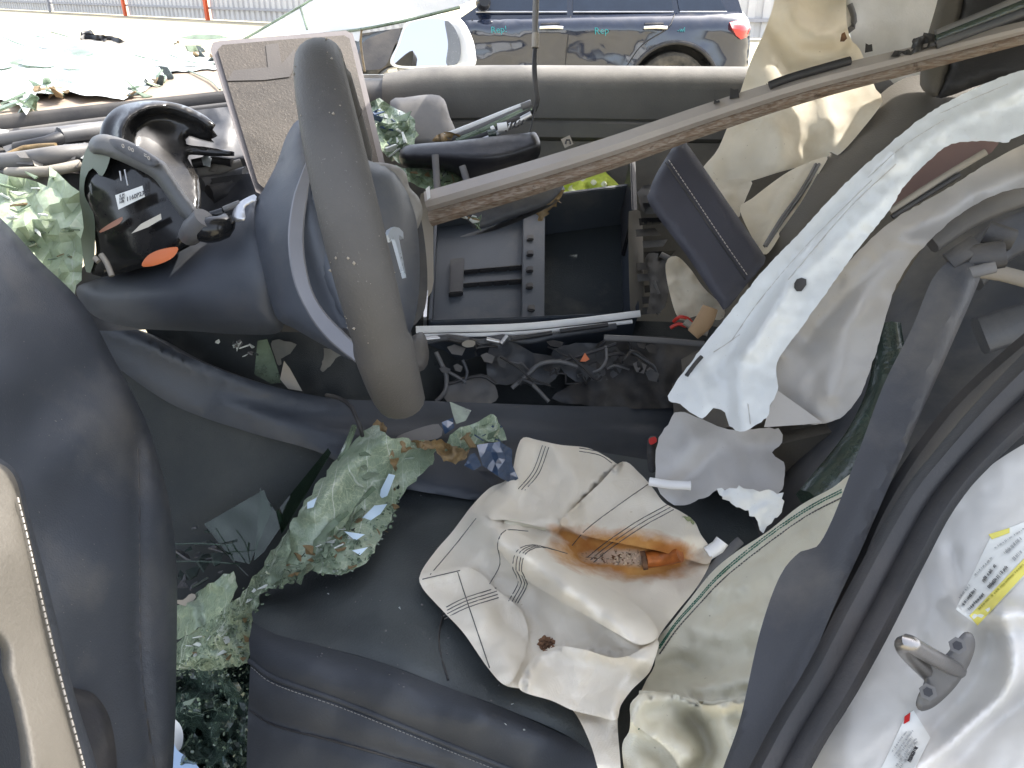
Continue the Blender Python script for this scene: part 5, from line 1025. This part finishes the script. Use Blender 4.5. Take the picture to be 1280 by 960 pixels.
for pl in ([(596, 556), (625, 552), (640, 562), (640, 580), (648, 598), (640, 604), (630, 600), (615, 590), (603, 582)], [(594, 566), (602, 582), (592, 588), (580, 582), (588, 568)], [(552, 528), (566, 522), (568, 535), (556, 543)]):
    sheet('blue_glass_plate', Surf([(600, 560, 1.135), (645, 600, 1.10), (590, 585, 1.11)], noise=(.006, 20)), pl, GLASSB, gs, step=8, thick=.004, curve=False, smooth=False)
sheet('dark_glass_plate', Surf([(600, 590, 1.13), (620, 605, 1.12), (605, 600, 1.12)]), [(596, 588), (615, 590), (622, 600), (614, 606)], PL, gs, step=8, thick=.004, curve=False)
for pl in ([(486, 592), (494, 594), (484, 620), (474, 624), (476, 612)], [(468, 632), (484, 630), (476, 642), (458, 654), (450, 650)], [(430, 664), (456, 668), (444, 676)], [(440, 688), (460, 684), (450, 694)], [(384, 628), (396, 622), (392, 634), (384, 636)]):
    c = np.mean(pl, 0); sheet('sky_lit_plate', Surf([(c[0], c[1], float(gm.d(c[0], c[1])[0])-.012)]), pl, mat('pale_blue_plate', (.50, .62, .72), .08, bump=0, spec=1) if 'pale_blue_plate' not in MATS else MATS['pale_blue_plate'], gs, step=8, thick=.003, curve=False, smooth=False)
scatter(gs, gm, [(345, 735), (370, 690), (430, 660), (480, 630), (500, 600), (500, 640), (470, 690), (440, 715), (390, 715)], 46, (.004, .011), [GLASS2, GLASS2, RESIN, RESIN, WSCR, GLASSD], .006, .4)
rubble('glass_grit', gs, gm, [(338, 738), (370, 690), (430, 665), (480, 630), (505, 600), (500, 640), (470, 690), (440, 718), (390, 718), (360, 732)], 160, (.0010, .003), GLASS2, .004)
scatter(gs, gm, [(360, 690), (420, 590), (470, 545), (540, 560), (500, 600), (420, 660)], 7, (.010, .024), [GLASS2, GLASS], .004, .12)
scatter(gs, g5, [(560, 560), (600, 525), (625, 525), (632, 550), (575, 572)], 16, (.006, .018), [GLASS2, RESIN, GLASSB], .01)
for k in range(11):
    u = random.uniform(352, 440); v = 735-(u-345)*1.45+random.uniform(0, 90); L_ = random.uniform(25, 70); d_ = float(gm.d(u, v)[0])-.008; u2, v2 = u+L_*.56, v-L_*.83; d2 = float(gm.d(u2, v2)[0])-.008; w_ = random.uniform(3, 8)
    if v < 735 and u2 < 500: sheet('glass_plate', Surf([(u, v, d_), (u2, v2, d2), (u+10, v, d_-.004)]), [(u, v), (u+w_*.4, v-L_*.35), (u2, v2), (u2+w_, v2+w_), (u+w_*1.6, v-L_*.3), (u+w_, v+w_*.5)], random.choice((GLASS2, GLASS2, GLASS)), gs, step=12, thick=.004, curve=False, smooth=False)
for pts, r_ in (([(356, 700), (390, 640), (432, 560), (443, 532)], .004), ([(340, 720), (370, 670), (400, 620)], .005), ([(350, 705), (380, 660), (430, 590)], .004)):
    tube('glass_blade', [P(u, v, 1.02+.0006*(700-v)) for u, v in pts], r_, GLASS2, gs, n=4)
gfw = thing('footwell_glass', 'dark green shattered glass filling the footwell between door and seat', 'broken glass', P(270, 850, 1.15))
gw = Surf([(215, 700, 1.22), (300, 640, 1.18), (345, 640, 1.10), (330, 720, 1.02), (230, 820, 1.10), (310, 800, 1.0), (270, 760, 1.08), (215, 900, 1.10), (310, 950, .98), (260, 980, 1.0)],
          folds=[('c', [(220, 835), (270, 800), (330, 730), (350, 680)], .05, 30), ('c', [(225, 770), (280, 720), (295, 700)], .03, 15)], noise=(.03, 32), noise2=(.012, 12))
sheet('glass_sheet', gw, [(205, 836), (225, 800), (260, 775), (300, 745), (325, 712), (340, 690), (362, 660), (362, 690), (350, 725), (326, 742), (316, 775), (310, 830), (280, 838), (240, 836)], mat('olive_glass', (.20, .255, .18), .2, bump=0, bump2=.5, bs2=110, trans=.1, extra=cracks), gfw, step=6, thick=.005, rough=.0012, jag=2, curve=False)
sheet('glass_sheet', gw, [(200, 770), (225, 755), (262, 730), (292, 712), (296, 735), (285, 760), (255, 782), (225, 800), (200, 800)], GLASS, gfw, step=7, thick=.005, rough=.0012, jag=2, curve=False)
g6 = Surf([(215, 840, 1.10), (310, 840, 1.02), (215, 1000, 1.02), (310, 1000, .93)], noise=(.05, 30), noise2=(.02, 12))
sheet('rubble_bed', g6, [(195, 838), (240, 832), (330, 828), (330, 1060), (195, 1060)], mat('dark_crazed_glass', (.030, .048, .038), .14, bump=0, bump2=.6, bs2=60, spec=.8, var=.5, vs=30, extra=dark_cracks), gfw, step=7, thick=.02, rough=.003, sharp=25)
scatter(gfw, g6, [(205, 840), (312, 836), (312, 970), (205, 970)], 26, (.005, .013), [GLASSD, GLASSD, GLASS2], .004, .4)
scatter(gfw, gw, [(205, 640), (260, 640), (300, 700), (240, 750), (205, 760)], 26, (.008, .024), [GLASSD, GLASSD, PL], .004, .5)
scatter(gfw, gw, [(215, 830), (260, 780), (330, 715), (340, 735), (312, 780), (305, 825)], 26, (.004, .010), [GLASS2, WSCR, RESIN], .006, .5)
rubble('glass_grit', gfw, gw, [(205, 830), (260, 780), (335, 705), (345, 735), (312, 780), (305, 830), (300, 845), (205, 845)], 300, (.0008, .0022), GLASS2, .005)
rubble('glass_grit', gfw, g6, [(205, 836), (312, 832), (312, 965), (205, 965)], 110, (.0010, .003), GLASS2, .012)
for pl, d_ in (([(255, 655), (330, 612), (340, 640), (312, 705), (290, 700)], 1.12), ([(325, 610), (345, 640), (350, 660), (330, 690), (318, 700), (322, 650)], 1.07), ([(345, 640), (410, 560), (414, 566), (352, 668)], 1.08)):
    sheet('dark_glass_plate', Surf([(250, 650, d_+.03), (340, 640, d_), (300, 710, d_-.01)], noise=(.004, 30)), pl, mat('clear_dark_glass', (.10, .17, .11), .05, bump=0, trans=.95, spec=.8) if 'clear_dark_glass' not in MATS else MATS['clear_dark_glass'], gfw, step=10, thick=.004, curve=False)
for u0, v0, u1, v1 in ((205, 702, 300, 705), (210, 680, 290, 682), (270, 660, 292, 700), (262, 675, 310, 720), (330, 640, 318, 700)):
    tube('glass_blade', [P(u0, v0, 1.11), P((u0+u1)/2, (v0+v1)/2-2, 1.10), P(u1, v1, 1.09)], .0008, MATS['clear_dark_glass'], gfw, n=4)
sheet('foam_scrap', Surf([(225, 755, 1.1), (240, 748, 1.1), (230, 760, 1.1)]), [(218, 752), (232, 748), (240, 742), (244, 748), (232, 757)], TAN, gfw, step=4, thick=.01, jag=1)
pn = Surf([(345, 440, 1.24), (380, 480, 1.22), (360, 490, 1.22)])
lg = thing('column_glass_sliver', 'green glass sliver and tan splinter under the steering column', 'broken glass', P(345, 480, 1.24))
sheet('sliver', pn, [(322, 426), (334, 424), (342, 445), (352, 478), (340, 480), (318, 468), (320, 445)], GLASS2, lg, step=7, thick=.005, curve=False)
sheet('splinter', Surf([(355, 450, 1.20), (378, 488, 1.19), (350, 480, 1.2)]), [(355, 451), (362, 460), (378, 489), (360, 486), (350, 474)], TAN, lg, step=6, thick=.004, curve=False)
scatter(lg, pn, [(250, 425), (315, 428), (320, 450), (290, 440)], 12, (.006, .014), [GLASSD, GREY, WSCR], .01)

# ---- side airbag spread on the seat
ab = thing('seat_airbag', 'white deflated airbag with rust burnt hole spread on the driver seat', 'airbag', P(700, 800, .95))
af = Surf([(655, 550, 1.20), (700, 560, 1.19), (770, 580, 1.16), (640, 600, 1.12), (830, 630, 1.08), (885, 690, 1.0), (600, 640, 1.08), (530, 715, 1.0), (560, 760, .95), (635, 855, .865), (720, 885, .835), (700, 700, .985), (780, 700, .985), (770, 800, .885), (820, 800, .885), (760, 940, .785), (700, 800, .90), (640, 740, .955), (600, 700, 1.0), (700, 625, 1.09)],
          folds=[('r', [(612, 655), (645, 690), (690, 722), (740, 760), (785, 800), (815, 822)], 0.0620, 26), ('r', [(640, 770), (670, 790), (672, 830)], -0.0341, 20), ('s', [(880, 672), (700, 662), (775, 578)], 0.0000, 40),
                  ('s', [(778, 576), (740, 610), (704, 655)], 0.0248, 40), ('c', [(704, 655), (730, 690), (780, 715), (840, 712), (885, 690)], -0.0279, 14), ('r', [(720, 668), (780, 672), (850, 675)], 0.0217, 20),
                  ('s', [(655, 862), (665, 830), (700, 808), (760, 815)], 0.0217, 26), ('r', [(690, 560), (720, 600), (700, 640)], 0.0217, 16), ('c', [(527, 722), (575, 712), (600, 690)], 0.0155, 10), ('r', [(640, 655), (690, 650), (715, 655)], 0.0248, 9),
                  ('c', [(820, 810), (780, 850), (765, 890)], 0.0217, 10), ('r', [(600, 770), (640, 830)], 0.0217, 22), ('r', [(715, 740), (770, 770), (820, 770)], 0.0217, 26), ('r', [(655, 560), (640, 610), (625, 640)], 0.0186, 14)], noise=(.016, 55), noise2=(.0026, 20), cap=(st_, .030))
abc = sheet('airbag_cloth', af, [(526, 716), (545, 688), (565, 665), (590, 632), (612, 610), (630, 602), (640, 590), (646, 562), (654, 547), (672, 550), (700, 556), (735, 560), (760, 572), (772, 580), (778, 577), (800, 592), (816, 610), (830, 628), (852, 640), (868, 652), (876, 668), (890, 690), (884, 712), (868, 738), (846, 765), (824, 795), (819, 818), (812, 840), (790, 862), (776, 880), (772, 905), (776, 965), (772, 1000), (755, 985), (738, 930), (716, 888), (690, 876), (655, 862), (630, 856), (610, 835), (580, 792), (555, 765), (528, 734)], AIRB, ab, step=5, thick=.003, sharp=180)
LAYS = []
class Lay:
    def __init__(s, sf, off, folds=()): s.sf, s.off, s.folds = sf, off, folds
    def d(s, U, V):
        U = np.atleast_1d(np.asarray(U, float)); V = np.atleast_1d(np.asarray(V, float)); D = s.sf.d(U, V)-s.off
        for kind, poly, amp, wd in s.folds:
            r, sg = segdist(U, V, cr(poly, step=12)); D -= amp*np.exp(-(r/wd)**2)
        return D
def lay(name, sf, off, pts, m, parent, folds=(), step=5):
    o = cr(pts, True, step); uv, fs = fill(o, step, .2); L_ = Lay(sf, off, folds); LAYS.append((o, L_)); D = L_.d(uv[:, 0], uv[:, 1])
    fr = np.array([P(u, v, d) for (u, v), d in zip(uv, D)]); e = np.array((Vector(fr.mean(0))-CAM).normalized())*.003
    return prism(name, uv, fs, fr, e, m, parent, True, 180, np.stack([uv[:, 0]/1280, 1-uv[:, 1]/960], 1))
lay('airbag_fold', af, .022, [(700, 652), (720, 632), (750, 604), (778, 577), (800, 592), (816, 610), (830, 628), (852, 640), (868, 652), (876, 668), (890, 690), (884, 705), (856, 698), (820, 688), (780, 680), (740, 672), (715, 664)], AIRB, ab, [('r', [(778, 580), (745, 612), (706, 652)], .010, 14), ('r', [(716, 662), (780, 676), (880, 698)], -.010, 9)])
lay('airbag_fold', af, .020, [(650, 862), (656, 838), (672, 818), (696, 808), (730, 812), (765, 822), (790, 818), (822, 800), (819, 822), (810, 842), (790, 862), (776, 882), (770, 900), (745, 895), (716, 888), (690, 876)], AIRB, ab, [('r', [(656, 845), (680, 814), (730, 812), (790, 822)], .012, 13)])
lay('airbag_fold', af, .007, [(526, 718), (550, 712), (575, 708), (600, 716), (618, 735), (640, 752), (655, 770), (660, 800), (648, 838), (632, 856), (610, 835), (580, 792), (555, 765), (528, 735)], AIRB, ab, [('r', [(535, 716), (575, 710), (620, 738), (656, 775)], .009, 11)])
lay('airbag_fold', af, .006, [(606, 628), (622, 612), (642, 600), (664, 612), (690, 640), (700, 656), (690, 662), (660, 655), (632, 650), (612, 648)], AIRB, ab, [('r', [(630, 650), (665, 655), (695, 660)], .010, 7)])
lay('airbag_fold', af, .018, [(610, 662), (632, 662), (660, 672), (700, 700), (740, 722), (780, 745), (812, 772), (822, 795), (800, 806), (768, 790), (730, 768), (690, 745), (655, 722), (625, 690)], AIRB, ab, [('r', [(625, 672), (690, 712), (760, 755), (810, 788)], .028, 20)])
class Top:                                    # the uppermost cloth at a point, for the sewn lines
    layers = LAYS
    @staticmethod
    def d(U, V):
        D = af.d(U, V)
        for poly, L_ in Top.layers:
            o = np.asarray(poly); ins = np.zeros(D.shape, bool); j = len(o)-1; U_, V_ = np.asarray(U, float), np.asarray(V, float)
            for i in range(len(o)):
                c = ((o[i][1] > V_) != (o[j][1] > V_)) & (U_ < (o[j][0]-o[i][0])*(V_-o[i][1])/(o[j][1]-o[i][1]+1e-9)+o[i][0]); ins ^= c; j = i
            D = np.where(ins, np.minimum(D, L_.d(U, V)), D)
        return D
def par(pts, offs, r=.0006, m=THREADD):
    for o_ in offs: line_on('seam', Top, [(u+o_[0], v+o_[1]) for u, v in pts], r, m, abc, off=.0004)
par([(682, 558), (670, 590), (652, 612)], [(0, 0), (-4, -1), (4, 1)])
par([(838, 634), (800, 655), (760, 682), (738, 700)], [(0, 0), (4, 3), (-4, -3)])
par([(815, 602), (775, 630), (735, 660), (715, 682)], [(0, 0)])
par([(702, 690), (670, 682), (650, 690), (645, 712), (652, 728), (640, 752)], [(0, 0), (4, 1), (-4, -1), (7, 2)])
par([(552, 762), (580, 748), (620, 735)], [(0, 0), (1, 4), (2, 8), (3, 12)])
par([(572, 715), (585, 755), (612, 835)], [(0, 0)]); par([(528, 724), (575, 713)], [(0, 0)]); par([(538, 718), (570, 680), (595, 648)], [(0, 0)])
par([(612, 730), (625, 705), (622, 680), (632, 663), (660, 664)], [(0, 0)]); par([(724, 560), (750, 565), (765, 575)], [(0, 0), (0, 4)])
vent = line_on('vent_roll', af, [(632, 652), (650, 654), (668, 656), (682, 660)], .0045, AIRB2, abc, off=.002)
inf = thing('airbag_inflator', 'rusty orange inflator tube poking through the burnt airbag hole', 'inflator', P(830, 700, .98))
sweep('inflator_tube', [P(u, v, float(Top.d(np.array([u]), np.array([v]))[0])-o_) for u, v, o_ in ((806., 700., .004), (828., 697., .007), (850., 692., .004))], circ(.0105, 16), INFL, inf, step=.006)
sweep('inflator_cap', [P(u, v, float(Top.d(np.array([u]), np.array([v]))[0])-o_) for u, v, o_ in ((802., 701., .003), (808., 700., .004))], circ(.0118, 16), SOOT, inf, step=.003)
cf2 = Surf([(0, 0, 0)]); rubble('burnt_crumbs', inf, Top, [(735, 690), (790, 688), (810, 695), (805, 705), (770, 706), (742, 698)], 80, (.0007, .0020), mat('pale_burnt_crumb', (.62, .47, .34), .9, var=.7, vs=160), .002)
rubble('dirt_crumbs', ab, Top, [(672, 805), (680, 797), (692, 798), (692, 810), (680, 816)], 70, (.001, .0035), SOOT, .002)
nt_ = thing('vent_clip', 'dirty olive clip on cord beside the airbag hole', 'clip', P(860, 660, 1.03))
sheet('clip_body', Surf([(850, 650, 1.02), (870, 665, 1.02), (860, 670, 1.02)], noise=(.01, 8)), [(848, 650), (858, 645), (868, 652), (872, 664), (864, 668), (852, 660)], mat('olive_plastic', (.22, .24, .12), .5), nt_, step=3, thick=.01, jag=1)
tube('cord', [P(850, 660, 1.01), P(845, 675, 1.0), P(849, 692, .985)], .0008, THREADD, nt_)
tube('tube_end', [P(884, 692, 1.0), P(897, 684, 1.0), P(903, 676, 1.0)], .009, WHITEP, nt_)
band('strap', [(868, 735, .97), (890, 712, .99), (910, 690, 1.0), (925, 676, 1.01)], .006, .003, GREY, nt_)

a2 = thing('pillar_airbag', 'soiled cream airbag with green stitching bunched against the pillar trim', 'airbag', P(880, 940, .75))
bf = Surf([(1058, 600, .86), (980, 645, .90), (900, 715, .90), (825, 805, .86), (800, 870, .81), (790, 910, .77), (900, 830, .78), (960, 760, .79), (870, 880, .76), (900, 950, .69), (800, 960, .73), (1010, 700, .80), (940, 850, .73)],
          folds=[('c', [(870, 860), (905, 856), (940, 850)], 0.0256, 10), ('r', [(840, 830), (890, 840), (940, 820)], -0.0256, 16), ('r', [(855, 780), (900, 790), (960, 770)], 0.0192, 18), ('s', [(800, 868), (845, 868), (880, 880), (935, 872)], 0.0288, 22), ('r', [(795, 905), (830, 920), (860, 945)], 0.0224, 14), ('r', [(860, 900), (880, 930), (870, 960)], -0.0320, 14),
                 ('r', [(900, 740), (950, 720), (1000, 690)], 0.0160, 20), ('c', [(790, 900), (800, 875), (812, 866)], 0.0192, 7)], noise=(.018, 48), noise2=(.003, 18), cap=(st_, .03))
abb = sheet('airbag_cloth', bf, [(1068, 592), (1040, 610), (1000, 632), (960, 664), (920, 690), (890, 715), (860, 752), (838, 780), (822, 800), (818, 832), (808, 850), (800, 866), (788, 880), (788, 900), (786, 915), (778, 930), (780, 960), (790, 1010), (930, 1010), (960, 930), (985, 840), (1010, 760), (1040, 690), (1070, 630)], AIRB2, a2, step=6, thick=.003, sharp=180)
for o_, m in ((0, THREADG), (3, THREADG), (10, THREADD)):
    stitches('stitch_line', bf, [(1052, 612+o_), (1010, 634+o_), (960, 668+o_*1.1), (905, 712+o_*1.1), (870, 750+o_), (845, 778+o_), (824, 808+o_)], m, abb, pitch=4, r=.0008, off=.0008, length=.8)
for o_ in (0, 6): line_on('stitch_line', bf, [(798+o_, 912), (806+o_, 896), (818+o_, 884), (835+o_, 874)], .0007, THREADG, abb)
line_on('hem', bf, [(800, 866), (845, 868), (880, 880), (940, 872)], .0022, AIRB2, abb)
lay('airbag_fold', bf, .020, [(792, 884), (802, 870), (830, 866), (858, 872), (885, 882), (915, 876), (945, 868), (940, 900), (932, 950), (925, 1005), (870, 1005), (850, 960), (832, 935), (806, 915), (790, 902)], AIRB2, a2, [('r', [(800, 876), (850, 872), (890, 884), (940, 872)], .016, 9), ('r', [(870, 890), (885, 930), (880, 980)], -.018, 12), ('r', [(905, 890), (910, 940), (900, 1000)], .014, 12)])
g7 = Surf([(660, 880, .86), (705, 890, .84), (680, 895, .84)], noise=(.01, 12))
rubble('glass_grit', gs, g7, [(658, 876), (670, 873), (704, 885), (706, 896), (690, 898), (662, 886)], 160, (.0012, .004), GLASS2, .006)
ct = thing('white_tube', 'small white tube stuck between airbag and torn grey metal', 'tube', P(838, 605, 1.03))
tube('tube_wall', [P(812, 602, 1.04), P(838, 606, 1.03), P(863, 607, 1.02)], .0058, WHITEP, ct, n=14)
tube('tube_lip', [P(861, 607, 1.0205), P(863.5, 607, 1.02)], .0062, WHITEP, ct, n=14)
bk = thing('belt_buckle', 'black seat belt buckle with red button beside the console', 'buckle', P(815, 575, 1.14))
sheet('buckle_case', Surf([(812, 545, 1.14), (822, 575, 1.12), (815, 560, 1.13)]), [(810, 548), (820, 545), (824, 552), (823, 585), (812, 590), (809, 570)], PLB, bk, step=4, thick=.03, rnd=(3, .005))
sheet('red_button', Surf([(812, 548, 1.125), (820, 552, 1.122), (815, 550, 1.124)]), [(811, 549), (819, 546), (821, 552), (813, 556)], REDP, bk, step=3, thick=.01)

# ---- driver's door, swung open in the foreground
dd = thing('driver_door', 'open dark driver door panel with stitched taupe armrest at left foreground', 'car door', P(100, 900, .65))
df = Surf([(0, 270, .86), (100, 372, .90), (190, 520, .92), (222, 700, .90), (218, 960, .84), (0, 500, .72), (0, 700, .66), (100, 600, .78), (100, 900, .70), (0, 960, .58), (-250, 500, .55), (-250, 960, .45), (172, 700, .80), (180, 900, .78), (-250, 250, .7), (100, 1150, .62)],
          folds=[('c', [(172, 470), (174, 600), (174, 720), (176, 830), (184, 900), (196, 980)], -.012, 6), ('r', [(40, 520), (90, 480), (150, 440)], -.012, 40), ('r', [(0, 640), (60, 600), (130, 540)], .008, 35)], noise=(.003, 120))
sheet('door_card', df, [(-260, 150), (-80, 205), (0, 272), (50, 326), (88, 362), (112, 392), (142, 448), (165, 490), (186, 535), (205, 600), (216, 655), (221, 720), (221, 800), (219, 900), (214, 1000), (205, 1150), (-260, 1150)], DOORP, dd, step=9, thick=.06, rnd=(16, .03))
line_on('seam', df, [(172, 560), (174, 640), (174, 720), (176, 830), (184, 900), (196, 980)], .0011, PLB, dd)
pk = Surf([(95, 862, .70), (130, 900, .70), (145, 960, .69), (60, 960, .645)])
sheet('door_pocket', Surf([(95, 862, .685), (130, 900, .685), (145, 960, .675), (60, 960, .62)]), [(80, 862), (98, 861), (118, 868), (135, 892), (144, 930), (148, 990), (150, 1080), (40, 1080), (50, 900)], PLB, dd, step=7, thick=.02, rnd=(5, .008))
arf = Surf([(0, 580, .50), (20, 600, .505), (60, 760, .485), (105, 960, .46), (0, 700, .46), (20, 860, .445), (50, 960, .43), (-200, 600, .42), (-200, 900, .38), (130, 1080, .44)], folds=[('c', [(26, 640), (50, 740), (75, 840), (108, 965)], -.004, 4)])
arm = sheet('armrest', arf, [(-220, 560), (-60, 562), (-15, 574), (8, 584), (20, 600), (28, 630), (44, 700), (62, 780), (84, 870), (110, 965), (135, 1060), (40, 1090), (32, 960), (22, 900), (8, 850), (-20, 790), (-220, 760)], ARMT, dd, step=4.5, thick=.05, rnd=(12, .014))
sheet('armrest_side', Surf([(0, 580, .53), (40, 650, .53), (115, 960, .48)]), [(-30, 568), (8, 578), (26, 600), (36, 640), (52, 700), (72, 780), (94, 870), (124, 975), (100, 990), (60, 860), (20, 700)], LEA, arm, step=7, thick=.05, rnd=(6, .01))
stitches('stitching', arf, [(22, 622), (35, 675), (52, 750), (75, 845), (105, 958), (115, 1000)], THREAD, arm, pitch=9, r=.0006, off=.0032, length=.75)
sheet('blue_sill_scrap', Surf([(215, 940, 1.0), (240, 955, 1.0), (225, 965, 1.0)]), [(210, 920), (222, 938), (245, 955), (260, 990), (205, 1000)], mat('pale_blue_plastic', (.25, .36, .55), .4), gfw, step=6, thick=.01)
sheet('white_scrap', Surf([(218, 905, 1.02), (228, 920, 1.02), (220, 935, 1.02)]), [(214, 900), (224, 904), (229, 918), (226, 936), (215, 940)], WHITEP, gfw, step=5, thick=.006)
